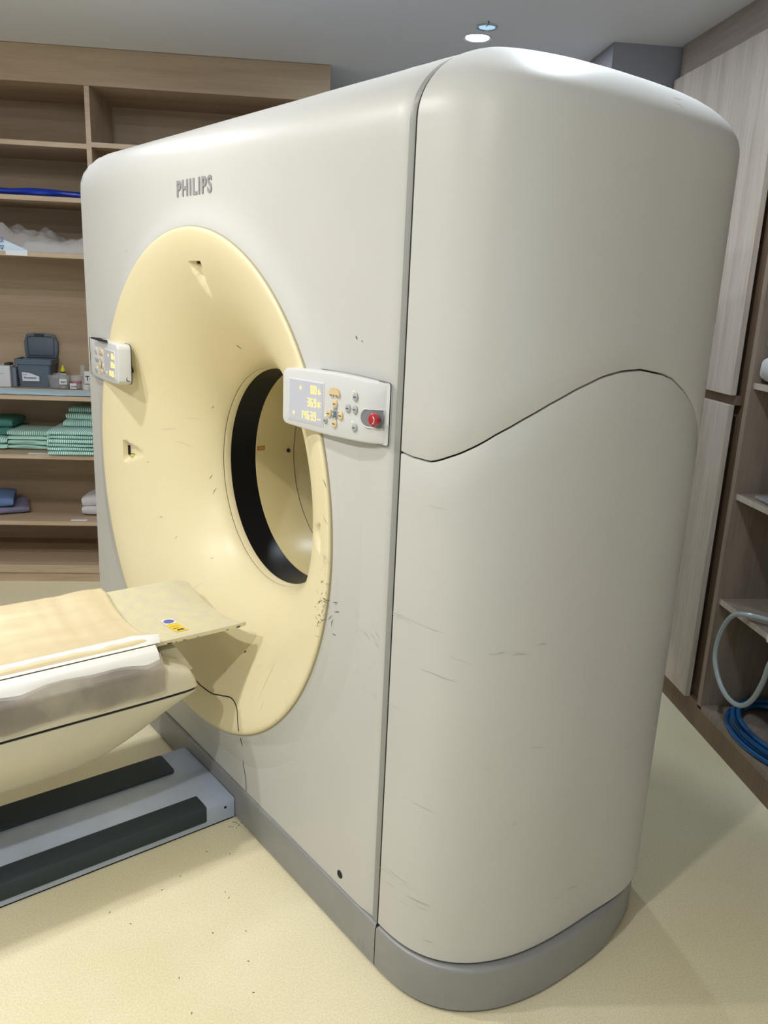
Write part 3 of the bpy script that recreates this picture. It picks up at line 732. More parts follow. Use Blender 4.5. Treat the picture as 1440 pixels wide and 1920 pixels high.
MR().lathe([(.0005, 0), (.009, 0), (.010, -.0006), (.011, .001), (.011, .004)], c=(GC - .157, -.0006, .152), n=24, axis='y').build('screw_hole', DARK, gan)
# inside core so that nothing shines through
MB().lathe([(.69, .05), (.69, D - .05)], c=(0, 0, ZC), n=64, axis='y').build('core_ring', DARK, gan)

# funnel
FR0, FR1, FY0, FY1 = .716, .340, -.024, .258
FP = 1.45
def bell(u):
    a = u * pi / 2
    return FR0 - .006 - (FR0 - .006 - FR1) * sin(a) ** FP, FY0 + (FY1 - FY0) * (1 - cos(a) ** FP)
scoops = [  # angle, radius of outer end, length, half width, depth
    (89.8, .630, .095, .036, .024), (180.0, .606, .075, .040, .024), (2.0, .668, .080, .036, .020)]
def funnel():
    NA, NU = 480, 110
    mb = MB(); vs = []
    pre = [(RR - .001, .02), (RR - .001, FY0 + .004), (RR - .003, FY0 + .001), (FR0 - .001, FY0)]
    for i in range(NA):
        a = 2 * pi * i / NA; ca, sa = cos(a), sin(a)
        for r, y in pre: vs.append((r * ca, y, ZC + r * sa))
        for j in range(NU):
            u = j / (NU - 1); r, y = bell(u)
            r_b, y_b = bell(min(1, u + .01)); r_a, y_a = bell(max(0, u - .01))
            tr, ty = r_b - r_a, y_b - y_a; L = math.hypot(tr, ty); nr, ny = ty / L, -tr / L   # into the material
            dsp = 0
            for (ang, ro, ln, hw, dp) in scoops:
                da = (a - radians(ang) + pi) % (2 * pi) - pi
                lat = da * r; t = (ro - r) / ln
                if -0.05 < t < 1.0 and abs(lat) < hw * 1.3:
                    tt = max(t, 0); wdt = hw * sqrt(max(0, 1 - tt)) * (1 - .35 * tt)
                    if wdt > 0:
                        f = max(0, 1 - (lat / wdt) ** 2)
                        g = min(1, max(0, (t + .01) / .03)) * (1 - tt)
                        dsp = max(dsp, dp * min(1, f * 1.9) * g)
            r += nr * dsp; y += ny * dsp
            vs.append((r * ca, y, ZC + r * sa))
    n = NU + len(pre)
    fs = []
    for i in range(NA):
        i2 = (i + 1) % NA
        for j in range(n - 1): fs.append((i * n + j, i2 * n + j, i2 * n + j + 1, i * n + j + 1))
    mb.add(vs, fs); return mb.build('funnel_ring', CREAM, gan, smooth=45)
fun = funnel()
MB().lathe([(RR - .0010, -.0200), (RR + .0012, -.0185), (RR + .0022, -.0150)], c=(0, 0, ZC), n=256, axis='y').build('ring_edge_joint', pmat('ring_joint_tan', (.40, .34, .20), .6), gan, smooth=0)
def lath(prof, name, m, parent=gan, n=128): return MB().lathe(prof, c=(0, 0, ZC), n=n, axis='y').build(name, m, parent, smooth=45)
lath([(FR1 + .005, FY1 - .002), (FR1 + .005, FY1 + .006)], 'funnel_seam', DARK)
lath([(FR1 + .004, FY1 + .0028), (FR1 - .001, FY1 + .0028), (.338, FY1 + .005), (.336, .281), (.3365, .284), (.345, .285)], 'bore_collar', CREAM)
lath([(.339, .283), (.339, .383)], 'scan_window', BLACKW)
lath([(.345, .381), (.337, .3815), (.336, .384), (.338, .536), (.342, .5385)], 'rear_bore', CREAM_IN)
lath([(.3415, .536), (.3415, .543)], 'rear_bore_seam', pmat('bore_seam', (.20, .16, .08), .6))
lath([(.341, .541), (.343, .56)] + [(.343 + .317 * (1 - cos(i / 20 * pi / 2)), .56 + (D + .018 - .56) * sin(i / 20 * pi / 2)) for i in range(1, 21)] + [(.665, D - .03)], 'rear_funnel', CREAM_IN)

# brand lettering
tx = text_obj('logo', 'PHILIPS', .060, LOGO, gan, (GC - 1.021, -.0015, 1.768), ext=.0012, bold=.0016, sx=.86, spc=1.22)
for v in tx.data.vertices: v.co.y = v.co.y
bb = [v.co.x for v in tx.data.vertices]; wx = max(bb) - min(bb); tx.scale = (.211 / wx, .043 / (max(v.co.y for v in tx.data.vertices) - min(v.co.y for v in tx.data.vertices)), 1)

# service seam lines (thin dark joints set in the skin)
def surf_front(xg, z):
    x = GC - xg; r = math.hypot(x, z - ZC)
    if r < RR:
        lo, hi = 0, 1
        for _ in range(30):
            m_ = (lo + hi) / 2
            if bell(m_)[0] > r: lo = m_
            else: hi = m_
        return Vector((x, bell(lo)[1], z))
    return Vector((x, -.016 * math.exp(-((r - RR) / .045) ** 2) - .0009, z))
def seamline(pts, name, w_=.0012, m=SEAM, parent=gan):
    P = catmull([surf_front(*p) for p in pts], 8)
    P = [surf_front(GC - p.x, p.z) for p in P]
    return MR().tube(P, w_, 6).build(name, m, parent)

# ------------------------------------------------------------------ control panels on the front
SEG = {'0': 'abcdef', '1': 'bc', '3': 'abcdg', '4': 'bcfg', '6': 'acdefg', '9': 'abcdfg'}
def digits(s, x, z, w_=.0072, h=.0180, gap=.0044, t=.0013, y=-.0012):
    """right-aligned seven segment figures, one mesh each"""
    xs = x; out = []
    for ch in s[::-1]:
        mb = MB()
        if ch == '.': mb.box(xs + .0012, xs + .0030, y - .0004, y, z - h / 2, z - h / 2 + .0018); out.append(mb); continue
        if ch == '+':
            c = xs - w_ / 2; mb.box(c - .0035, c + .0035, y - .0004, y, z - t / 2, z + t / 2); mb.box(c - t / 2, c + t / 2, y - .0004, y, z - .0045, z + .0045)
            xs -= w_ + gap; out.append(mb); continue
        if ch == ' ': xs -= (w_ + gap); continue
        x0, x1 = xs - w_, xs; b, m_, tp = z - h / 2, z, z + h / 2
        sg = {'a': (x0 + .0007, x1 - .0007, tp - t, tp), 'g': (x0 + .0007, x1 - .0007, m_ - t / 2, m_ + t / 2), 'd': (x0 + .0007, x1 - .0007, b, b + t),
              'f': (x0, x0 + t, m_ + .0004, tp - .0005), 'b': (x1 - t, x1, m_ + .0004, tp - .0005), 'e': (x0, x0 + t, b + .0005, m_ - .0004), 'c': (x1 - t, x1, b + .0005, m_ - .0004)}
        for k in SEG[ch]:
            a0, a1, b0, b1 = sg[k]; mb.box(a0, a1, y - .0004, y, b0, b1)
        xs -= w_ + gap; out.append(mb)
    return out
def control_panel(xa, ya, xb, yb, z0, ht, depth_a, depth_b, mirror=False):
    """panel with its thick end at (xa,ya) and its thin end at (xb,yb) in gantry-local x,y; mirror = display on the right"""
    L = math.hypot(xb - xa, yb - ya)
    if not mirror: org = Vector((xa, ya, z0)); ex = Vector((xb - xa, yb - ya, 0)).normalized()
    else: org = Vector((xb, yb, z0)); ex = Vector((xa - xb, ya - yb, 0)).normalized()
    ez = Vector((0, 0, 1)); ey = ez.cross(ex)     # ey points into the gantry
    def fx(u): return (L - u) if mirror else u    # u measured from the display end
    grp = bpy.data.objects.new('control_panel', None)
    Mx = Matrix((ex, ey, ez)).transposed().to_4x4(); Mx.translation = org
    # body: rounded box, loft from front to back
    def ring(y_off, ins, r):
        pts = []; x0_, x1_ = ins, L - ins; zz0, zz1 = ins, ht - ins; raw = []
        for ci, (cx_, cz_, a0) in enumerate(((x1_ - r, zz1 - r, 0), (x0_ + r, zz1 - r, 90), (x0_ + r, zz0 + r, 180), (x1_ - r, zz0 + r, 270))):
            outer = (ci in (0, 3)) != mirror
            rr_ = min(r, .006) if outer else r
            cx2 = cx_ + (r - rr_) * (1 if ci in (0, 3) else -1); cz2 = cz_ + (r - rr_) * (1 if ci < 2 else -1)
            for i in range(7):
                a = radians(a0 + 15 * i); raw.append((cx2 + rr_ * cos(a), cz2 + rr_ * sin(a)))
            if ci in (0, 2):
                xa_, xb_ = (x1_ - r, x0_ + r) if ci == 0 else (x0_ + r, x1_ - r)
                zq = zz1 if ci == 0 else zz0
                for i in range(1, 16): raw.append((xa_ + (xb_ - xa_) * i / 16, zq))
        for x, zc_ in raw:
            u = (L - x) if mirror else x
            if y_off < .02: yy = y_off + bow(u)
            else: yy = depth_a + (depth_b - depth_a) * u / L
            k_ = (zc_ - ht / 2) / (ht / 2)
            zz = zc_ + (.005 * sin(pi * min(1, u / L))) * k_
            pts.append(Mx @ Vector((x, yy, zz)))
        return pts
    def bow(u): return .018 * (max(0, u - L * .80) / (L * .20)) ** 2
    mb = MR(); loft(mb, [ring(.0, ht / 2 - .0004, .0003), ring(.0, .04, .006), ring(.0, .006, .012), ring(.0015, .0025, .014), ring(.006, .0, .016), ring(.03, .0, .016)], cap0=True, cap1=True)
    body = mb.build('control_panel', PANEL, gan, smooth=30)
    def sub(mbx, name, m, smooth=30):
        mbx.v = [tuple(Mx @ Vector(p)) for p in mbx.v]; return mbx.build(name, m, body, smooth=smooth)
    def bx(u0, u1, y0, y1, z0_, z1_, bev=0):
        a, b = sorted((fx(u0), fx(u1))); return MR().box(a, b, y0, y1, z0_, z1_, bev)
    # display: frame + face + figures (not mirrored: reads left to right)
    sub(bx(.027, .150, -.0014, .001, .012, .106, .0006), 'display_frame', pmat('display_frame', (.72, .73, .74), .3))
    sub(bx(.030, .147, -.0022, -.0008, .015, .103), 'display', SCREEN, 0)
    xr_ = (.126 if not mirror else L - .042)
    for q in digits('0.0', xr_, .087, y=-.0024) + digits('369', xr_, .059, y=-.0024) + digits('1463.9', xr_, .030, y=-.0024): sub(q, 'display_figure', DIGIT, 0)
    for (px_, pz_) in ((xr_ - .055, .087), (xr_ - .078, .030)):
        q = MB(); q.box(px_ - .0036, px_ + .0036, -.0028, -.0024, pz_ - .0007, pz_ + .0007); q.box(px_ - .0007, px_ + .0007, -.0028, -.0024, pz_ - .0045, pz_ + .0045); sub(q, 'display_figure', DIGIT, 0)
    for pz_, k in ((.084, 2), (.056, 3), (.028, 1)):
        q = MB()
        for r_ in range(k): q.box(xr_ + .0055, xr_ + .0155 - .002 * (r_ % 2), -.0028, -.0024, pz_ - .003 + r_ * .0036, pz_ - .0018 + r_ * .0036)
        if k > 1: q.box(xr_ + .0090, xr_ + .0101, -.0028, -.0024, pz_ - .006, pz_ + .007)
        sub(q, 'unit_symbol', DIGIT, 0)
    def btn(u, z_, r, m, name='button', rz=1.2, mark=True):
        q = MR(); q.lathe([(.0005, -.0042), (r * .7, -.0040), (r * .95, -.0026), (r, 0), (r, .001)], n=20, axis='y')
        q.v = [(x + fx(u), y, z * rz + z_) for x, y, z in q.v]; b = sub(q, name, m)
        if mark: sub(bx(u - r * .45, u + r * .45, -.0047, -.0040, z_ - .0008, z_ + .0008), 'button_mark', INK, 0)
    # rocker button (kidney)
    kb = MR(); prof = []
    for i in range(17):
        a = radians(200 - 220 * i / 16); prof.append((.017 * cos(a), .013 * sin(a)))
    for i in range(9):
        a = radians(-20 + 220 * i / 8) ; prof.append((.0045 * cos(a), -.0055 + .004 * sin(a)))
    kb.prism(prof, -.004, .001, lambda u, v, h: (fx(.186) + u, h, .087 + v)); sub(kb, 'rocker_button', BEIGEB)
    for q in (-.009, .009): sub(bx(.186 + q - .003, .186 + q + .003, -.0046, -.0038, .083, .0846), 'button_mark', INK, 0)
    cr = MR(); cr.box(fx(.188) - .006, fx(.188) + .006, -.0012, .001, .027, .060, .0005); cr.box(fx(.188) - .017, fx(.188) + .017, -.0012, .001, .036, .051, .0005)
    sub(cr, 'cursor_cross', CROSSB)
    for (u, z_) in ((.188, .066), (.169, .0435), (.207, .0435), (.188, .024)): btn(u, z_, .0082, BEIGEB)
    for (u, z_, r) in ((.158, .027, .006), (.252, .088, .0078), (.230, .062, .0078), (.252, .062, .0078), (.252, .025, .0078)): btn(u, z_, r, GREYB)
    for (u, z_) in ((.181, .044), (.188, .036), (.155, .037), (.245, .099), (.243, .036)): sub(MB().box(fx(u) - .0008, fx(u) + .0008, -.0016, .001, z_ - .0008, z_ + .0008), 'indicator_light', LED, 0)
    # recess with emergency button
    if not mirror:
        rc = MR(); pr = [(.288 + .019 * cos(radians(a)), .050 + .0185 * sin(radians(a))) for a in range(90, 271, 15)] + [(.326, .0315), (.326, .0685)]
        rc.grid(lambda u, v: (.269 + .057 * u, .018 * max(0, (.269 + .057 * u - .2714) / .0678) ** 2 - .0009, .050 + (v * 2 - 1) * (.0185 * sqrt(max(0, 1 - max(0, (.288 - .269 - .057 * u) / .019) ** 2)))), 24, 3); sub(rc, 'button_recess', pmat('recess_grey', (.22, .22, .24), .5), 0)
        rp = MR(); rp.tube([Vector((u, .018 * max(0, (u - .2714) / .0678) ** 2 - .0012, v)) for u, v in pr], .0018, 6, closed=True); sub(rp, 'recess_rim', PANEL)
        eb = MR(); eb.lathe([(.0005, -.012), (.010, -.0115), (.0135, -.008), (.0135, -.002), (.010, .002)], n=24, axis='y'); eb.v = [(x + .3125, y + .001, z + .050) for x, y, z in eb.v]; sub(eb, 'emergency_button', REDB)
        ec = MR(); ec.tube([( .3125 + .0085 * cos(a), -.0115, .050 + .0085 * sin(a)) for a in [radians(x) for x in range(-60, 61, 12)]], .0009, 5); sub(ec, 'button_arrow', PAPER)
    # dark backing line
    mb = MR(); loft(mb, [[tuple(Vector(p) + Vector((0, .0, 0)) + ey * q) for p in ring(.03, -.0012, .016)] for q in (-.0015, .0012)], cap0=False, cap1=False)
    mb.build('panel_gasket', DARK, body, smooth=0)
    return body
pR = control_panel(GC - .372, -.050, GC - .034, -.018, 1.243, .124, .044, .012)
pL = control_panel(GC - 1.400, -.046, GC - 1.775, -.018, 1.212, .127, .044, .012, mirror=True)
# bracket arms that carry the panels over the funnel
MR().box(GC - .34, GC - .22, -.012, .04, 1.270, 1.330, .006).build('panel_bracket', DARK, gan)
MR().box(GC - 1.56, GC - 1.44, -.012, .04, 1.245, 1.305, .006).build('panel_bracket', DARK, gan)
pen = MR().tube([(GC - 1.655, -.040, 1.345), (GC - 1.545, -.046, 1.346)], [.003, .0055], 8); pen.tube([(GC - 1.56, -.048, 1.346), (GC - 1.50, -.044, 1.344)], [.006, .0045], 8)
tag(pen.build('pen', INK), 'black pen lying on top of the left control panel', 'pen')
bpy.data.objects['pen'].matrix_world = Matrix.Translation(gan.location) @ Matrix.Rotation(gan.rotation_euler.z, 4, 'Z')

# ------------------------------------------------------------------ patient table
tab = empty('patient_table', gan.matrix_world.translation, gan.rotation_euler.z)
tab.location = gan.location
tag(tab, 'cream patient table with a curved carbon cradle reaching into the scanner bore', 'table')
BODY = pmat('table_plastic', (.66, .62, .49), .42, col2=(.57, .54, .42), nscale=5, amt=.6, bump=.1, bscale=120)
CRAD = pmat('cradle_cream', (.74, .68, .44), .45, col2=(.66, .62, .47), nscale=30, amt=.4, bump=.15, bscale=250)
def tsec(y, w_, kind):
    pts = []
    if kind == 'low':
        d = TD(y)
        for i in range(25):
            a = pi * i / 24; c = cos(a); s_ = sin(a)
            pts.append((w_ * math.copysign(abs(c) ** (2 / 3.0), c) * (1 - .02 * s_), y, .476 - d * s_ ** (2 / 2.2)))
    else:
        zt = .562
        for (x, z_) in ((1.0, .484), (1.0, .520), (.985, .548), (.95, .560), (.80, .566), (0.4, .566), (0, .566), (-.4, .566), (-.80, .566), (-.95, .560), (-.985, .548), (-1, .520), (-1, .484)):
            pts.append((w_ * x, y, z_))
    return pts
def lerp_table(T_, y):
    for (a, va), (b, vb) in zip(T_, T_[1:]):
        if (a >= y >= b): return va + (vb - va) * (y - a) / (b - a)
    return T_[-1][1]
TD = lambda y: lerp_table([(-.128, .004), (-.15, .034), (-.20, .080), (-.27, .138), (-.36, .196), (-.46, .216), (-.56, .220), (-.9, .214), (-2.2, .214)], y)
TW = lambda y: lerp_table([(-.128, .245), (-.131, .260), (-.140, .270), (-.165, .275), (-.25, .278), (-2.2, .278)], y)
ys = [-.128, -.130, -.134, -.142, -.153, -.168, -.185, -.2, -.23, -.27, -.32, -.38, -.46, -.56, -.7, -.9, -1.2, -1.6, -2.1]
mb = MR(); loft(mb, [tsec(y, TW(y), 'low') for y in ys]); mb.build('lower_shell', BODY, tab, smooth=50)
mb = MR()
secs = []
for y in ys:
    s_ = tsec(y, TW(y), 'up'); f = min(1, max(0, (-.128 - y) / .10)); s_ = [(x, yy - .020 * (1 - f) * max(0, (z_ - .50) / .066), .484 + (z_ - .484) * (.58 + .42 * f)) for x, yy, z_ in s_]
    secs.append(s_)
loft(mb, secs); mb.build('upper_shell', BODY, tab, smooth=50)
mb = MR(); loft(mb, [[(x * .988, y - .004, z_) for x, y, z_ in ((TW(y), y, .470), (TW(y), y, .490), (-TW(y), y, .490), (-TW(y), y, .470))] for y in ys]); mb.build('shell_gap', DARK, tab, smooth=0)
def crad(x, w_=.215): return .572 + .040 * (abs(x) / w_) ** 2.2
def cradle():
    mb = MR(); NX, NY_ = 40, 46
    def fn(u, v, dz=0):
        x = -.215 + .43 * u
        t = abs(x) / .215
        yend = .055 - .040 * (max(0, 1 - ((1 - t) / .12)) ** 2 if t > .88 else 0)
        y = yend + (-2.1 - yend) * v ** 1.6
        return (x, y, crad(x) + dz)
    mb.grid(lambda u, v: fn(u, v), NX, NY_); mb.grid(lambda u, v: fn(u, v, -.011), NX, NY_, flip=True)
    # edges
    for v0 in (0, 1): mb.add([fn(i / (NX - 1), v0) for i in range(NX)] + [fn(i / (NX - 1), v0, -.011) for i in range(NX)], [(i, i + 1, NX + i + 1, NX + i) for i in range(NX - 1)])
    for u0 in (0, 1): mb.add([fn(u0, i / (NY_ - 1)) for i in range(NY_)] + [fn(u0, i / (NY_ - 1), -.011) for i in range(NY_)], [(i, i + 1, NY_ + i + 1, NY_ + i) for i in range(NY_ - 1)])
    return mb.build('cradle', CRAD, tab, smooth=50)
cr_ = cradle()
MR().box(-.12, .12, -2.0, -.17, .560, .572, .002).build('cradle_runner', DARK, tab)
MR().prism([(-.16, .484), (-.10, .484), (-.15, .565), (-.20, .565)], -.17, .17, lambda u, v, h: (h, u, v)).build('cradle_support', BODY, tab, bev=.004)
# sticker on the cradle
def cz(x, e=.0009): return crad(x) + e
def patch(x0, x1, y0, y1, name, m, parent, e=.0008, n=6, skew=0.0):
    return MR().grid(lambda u, v: (x0 + (x1 - x0) * u, y0 + (y1 - y0) * v + skew * u, cz(x0 + (x1 - x0) * u, e)), n, 2).build(name, m, parent, smooth=50)
sx0 = GC - .935
stk = patch(sx0, sx0 + .125, -.121, -.085, 'warning_sticker', YEL2, tab, skew=-.002)
patch(sx0, sx0 + .040, -.121, -.085, 'sticker_panel', PAPER, stk, .0012, skew=-.0007)
MR().add([(sx0 + .020 + .015 * cos(a), -.103 + .0155 * sin(a), cz(sx0 + .02, .0018)) for a in [2 * pi * i / 20 for i in range(20)]], [tuple(range(20))]).build('blue_disc', pmat('disc_blue', (.10, .13, .45), .4), stk)
for q, (a, b, c_, d_) in enumerate(((.098, .104, -.112, -.094), (.106, .112, -.116, -.094), (.084, .088, -.118, -.100), (.060, .0615, -.117, -.09), (.068, .0695, -.117, -.092))):
    patch(sx0 + a, sx0 + b, c_, d_, 'print', INK if q < 3 else pmat('faint_print', (.5, .35, .03), .5), stk, .0013, 3)
# carriage that carries the table on the rail, beyond the picture
MR().box(-.16, .20, -1.95, -1.20, .085, .40, .02).build('carriage', BODY, tab)

# mattress with wrinkled vinyl cover
VIN = pmat('tan_vinyl', (.76, .67, .45), .36, col2=(.71, .59, .37), nscale=4, amt=.7, bump=.15, bscale=60, spec=.4)
mat_ = empty('table_mattress', gan.location, gan.rotation_euler.z)
tag(mat_, 'tan vinyl mattress pad lying on the cradle of the patient table', 'mattress')
def mattress():
    mb = MR(); NX, NY_ = 70, 160
    def top(u, v):
        x = -.228 + .456 * u; t = abs(x) / .228
        yend = -.205 - .010 * sin(3 * u) - .012 * max(0, (t - .85) / .15)
        y = yend + (-2.05 - yend) * v ** 1.4
        e = max(0, 1 - min((1 - t) * .228, yend - y + .001) / .016)
        z_ = crad(x * .94) + .001 + .022 * sqrt(max(0, 1 - e * e))
        # wrinkles running across the pad near its end
        w1 = noise.noise(Vector((x * 2.0 + y * 6, y * 26, 1.3))) * .0065 * math.exp(min(0, (y + .23)) * 3.5) + noise.noise(Vector((x * 16, y * 4, 5))) * .0045 + .0015 * noise.noise(Vector((x * 40, y * 12, 5)))
        z_ += w1 * (1 - e) * 1.2 + .004 * (1 - e)
        return (x, y, z_)
    mb.grid(top, NX, NY_)
    mb.grid(lambda u, v: (top(u, v)[0] * .985, top(u, v)[1], crad(top(u, v)[0] * .94) + .0012), NX, NY_, flip=True)
    return mb.build('cover', VIN, mat_, smooth=70)
mattress()
WST = pmat('white_tape', (.80, .80, .78), .6)
def strip(name, y0, y1, fA, fB, m, parent, n=60, th=.0012, k=6, mid=None):
    """band between two edge curves fA(y), fB(y) -> (x, z)"""
    mb = MR()
    def fn(u, v, o=0):
        y = y0 + (y1 - y0) * u; a, b = Vector(fA(y)), Vector(fB(y))
        if mid: q = Vector(mid(y)); p = a + (q - a) * v * 2 if v < .5 else q + (b - q) * (v * 2 - 1)
        else: p = a + (b - a) * v
        return (p.x + o * .7, y, p.y + o)
    mb.grid(lambda u, v: fn(u, v), n, k); mb.grid(lambda u, v: fn(u, v, -th), n, k, flip=True)
    return mb.build(name, m, parent, smooth=60)
XE = .228
strip('edge_tape', -.222, -1.4, lambda y: (XE - .004 - .034 * min(1, (-y - .222) / .06), .642 - .007 * min(1, (-y - .2) / .1)), lambda y: (XE + .005, .620), WST, mat_)
for k in range(5):
    pass
# hanging sheet: white band with clear film under it
dr = empty('plastic_drape', gan.location, gan.rotation_euler.z)
tag(dr, 'clear plastic sheet with a white band hanging over the near side of the patient table', 'drape')
def wave(y): return .006 * sin(y * 19 + 1) + .004 * sin(y * 41)
strip('white_band', -.238, -1.5, lambda y: (XE + .010, .619), lambda y: (XE + .046 + .3 * wave(y), .571 + .42 * wave(y)), WST, dr, n=120, k=7, mid=lambda y: (XE + .030, .606))
FILM = pmat('grey_film', (.60, .55, .45), .22, alpha=.52, col2=(.24, .21, .19), nscale=7, amt=.45, bump=.4, bscale=18, spec=.7)
strip('film', -.232, -1.5, lambda y: (XE + .028, .603), lambda y: (.284 + .3 * wave(y), .504 + .4 * wave(y * 1.3 + 2)), FILM, dr, n=120, k=13, mid=lambda y: (.284 + .2 * wave(y), .566))

# ------------------------------------------------------------------ rail on the floor
RAILM = pmat('rail_metal', (.56, .66, .88), .36, metal=.12, col2=(.48, .56, .70), nscale=10, amt=.5, bump=.06, bscale=300)  # pale blue base colour stands in for reflections on the metal
RUB = pmat('black_rubber_mat', (.026, .042, .054), .6, bump=.35, bscale=900)
rail = empty('floor_rail', gan.location, gan.rotation_euler.z)
tag(rail, 'flat metal floor rail with two black rubber strips in front of the scanner base', 'rail')
rx0, rx1 = GC - 1.028, GC - .690
MR().box(rx0, rx1, -2.2, -.0075, .006, .069, .0025).build('rail_plate', RAILM, rail)
MR().box(rx0 + .01, rx1 - .004, -2.2, -.012, .0, .0065).build('floor_gap', DARK, rail, smooth=0)
pr = [(rx1 - .066, .0695), (rx1 - .064, .075), (rx1 - .058, .0768), (rx1 - .008, .0768), (rx1 + .004, .072), (rx1 + .006, .064), (rx1 + .006, .026), (rx1 + .001, .0235), (rx1 + .0005, .0695)]
mb = MR(); loft(mb, [[(x, y, z_) for x, z_ in pr] for y in (-2.2, -.100)]); mb.build('rubber_strip', RUB, rail, bev=.003)
pl_ = [(rx0 + .012, -2.2), (rx0 + .122, -2.2)] + [(rx0 + .108 + .014 * cos(radians(a)), -.112 + .014 * sin(radians(a))) for a in range(0, 91, 15)] + [(rx0 + .026 + .014 * cos(radians(a)), -.112 + .014 * sin(radians(a))) for a in range(90, 181, 15)]
MR().prism(pl_, .0695, .077).build('rubber_strip', RUB, rail, bev=.0015)
MR().lathe([(.0005, 0), (.004, 0), (.005, .001), (.005, .003)], c=(0, 0, 0), n=16, axis='y').build('side_screw', DARK, rail)
bpy.data.objects['side_screw'].rotation_euler = (0, 0, pi / 2); bpy.data.objects['side_screw'].location = (rx1 + .0006, -.038, .048)

# ------------------------------------------------------------------ gantry details: lasers, labels, seams, scuffs
rs0 = random.Random(3)
def on_bell(ang, r, off=0.0):
    lo, hi = 0, 1
    for _ in range(40):
        m_ = (lo + hi) / 2
        if bell(m_)[0] > r: lo = m_
        else: hi = m_
    a = radians(ang); r_, y_ = bell(lo); ra, ya = bell(max(0, lo - .01)); rb, yb = bell(min(1, lo + .01))
    tr, ty = rb - ra, yb - ya; L_ = math.hypot(tr, ty); nr, ny = ty / L_, -tr / L_   # into material
    r2_, y2_ = r_ + nr * off, y_ + ny * off
    return Vector((r2_ * cos(a), y2_, ZC + r2_ * sin(a)))
def bell_patch(ang, r, da, dr_, name, m, off, n=5, skew=0.0, parent=None):
    # da: half width in metres along the circle, dr_: half height along the radius
    mb = MB()
    mb.grid(lambda u, v: on_bell(ang + math.degrees((2 * u - 1) * da / r) + skew * (2 * v - 1), r + (2 * v - 1) * dr_, off), n, n)
    mb.grid(lambda u, v: on_bell(ang + math.degrees((2 * u - 1) * da / r) + skew * (2 * v - 1), r + (2 * v - 1) * dr_, off + .0006), n, n, flip=True)
    return mb.build(name, m, parent or fun, smooth=50)
for yy, ln, hh in ((-.195, .014, .003), (-.172, .004, .002), (-.150, .006, .0025), (-.142, .003, .0015), (-.108, .004, .002), (-.02, .008, .002), (.012, .012, .004)):    # chips on the near edge of the cradle
    MB().box(.2138, .2154, yy, yy + ln, crad(.215) - .0108, crad(.215) - .0108 + hh).build('edge_chip', SCUFF, tab, smooth=0)
GREEN_Y = pmat('laser_label_yellow', (.72, .74, .18), .5)
def label(ang, r, da, dr_, off):
    b = bell_patch(ang, r, da, dr_, 'label_border', INK, off)
    bell_patch(ang, r, da * .84, dr_ * .84, 'laser_label', GREEN_Y, off - .0008)
    for q in (-.35, .3): bell_patch(ang, r + q * dr_, da * .5, dr_ * .14, 'label_print', pmat('label_ink', (.25, .28, .02), .5), off - .0014)
def slot(ang, r, half, off, radial=False):
    a = radians(ang)
    p0, p1 = (on_bell(ang - math.degrees(half / r), r, off), on_bell(ang + math.degrees(half / r), r, off))
    MR().tube([p0, (p0 + p1) / 2, p1], .0042, 8).build('laser_slot', BLACKW, fun)
slot(179.8, .600, .016, .018); label(182.2, .580, .014, .010, .0135)
slot(90.2, .622, .012, .017); label(88.2, .606, .007, .011, .0135)
slot(3.0, .656, .011, .012); label(.8, .648, .009, .010, .011)
def bore_patch(ang, r, y0, y1, da, name, m, off):
    mb = MB(); mb.grid(lambda u, v: ((r - off) * cos(radians(ang + (2 * u - 1) * da)), y0 + (y1 - y0) * v, ZC + (r - off) * sin(radians(ang + (2 * u - 1) * da))), 4, 2)
    mb.grid(lambda u, v: ((r - off + .0006) * cos(radians(ang + (2 * u - 1) * da)), y0 + (y1 - y0) * v, ZC + (r - off + .0006) * sin(radians(ang + (2 * u - 1) * da))), 4, 2, flip=True)
    return mb.build(name, m, gan, smooth=50)
bore_patch(175.6, .337, .387, .416, 1.3, 'label_border', INK, .0012); bore_patch(175.6, .337, .389, .414, 1.05, 'bore_label', pmat('orange_bore_label', (.55, .26, .04), .5), .002)
MR().lathe([(.0005, 0), (.005, .001), (.007, .003), (.007, .006)], n=16, axis='z').build('bore_bolt', INK, gan)
bl = bpy.data.objects['bore_bolt']; a_ = radians(178.4); bl.location = (.3355 * cos(a_), .511, ZC + .3355 * sin(a_)); bl.rotation_euler = (0, -pi / 2 + (pi - a_) + pi, 0)
# service cover joint in the funnel and the front cover
def bell_line(pts, name, r_=.0016, m=DARK):
    P = catmull([Vector((a, r, 0)) for a, r in pts], 8)
    MR().tube([on_bell(p.x, p.y, .0002) for p in P], r_, 6).build(name, m, fun)
bell_line([(-114.6, .708), (-112.9, .651), (-108.5, .624), (-102.5, .624), (-92.3, .633), (-87.7, .633), (-82.7, .632), (-77.5, .625), (-71.5, .624), (-67.1, .651), (-65.4, .708)], 'service_joint', .0019)
seamline([(.640, .245), (.648, .205), (.636, .165), (.631, .122)], 'cover_joint', .0009)
seamline([(1.211, .245), (1.203, .205), (1.215, .165), (1.220, .122)], 'cover_joint', .0009)
seamline([(.636, .296), (.640, .245)], 'cover_joint', .0011)
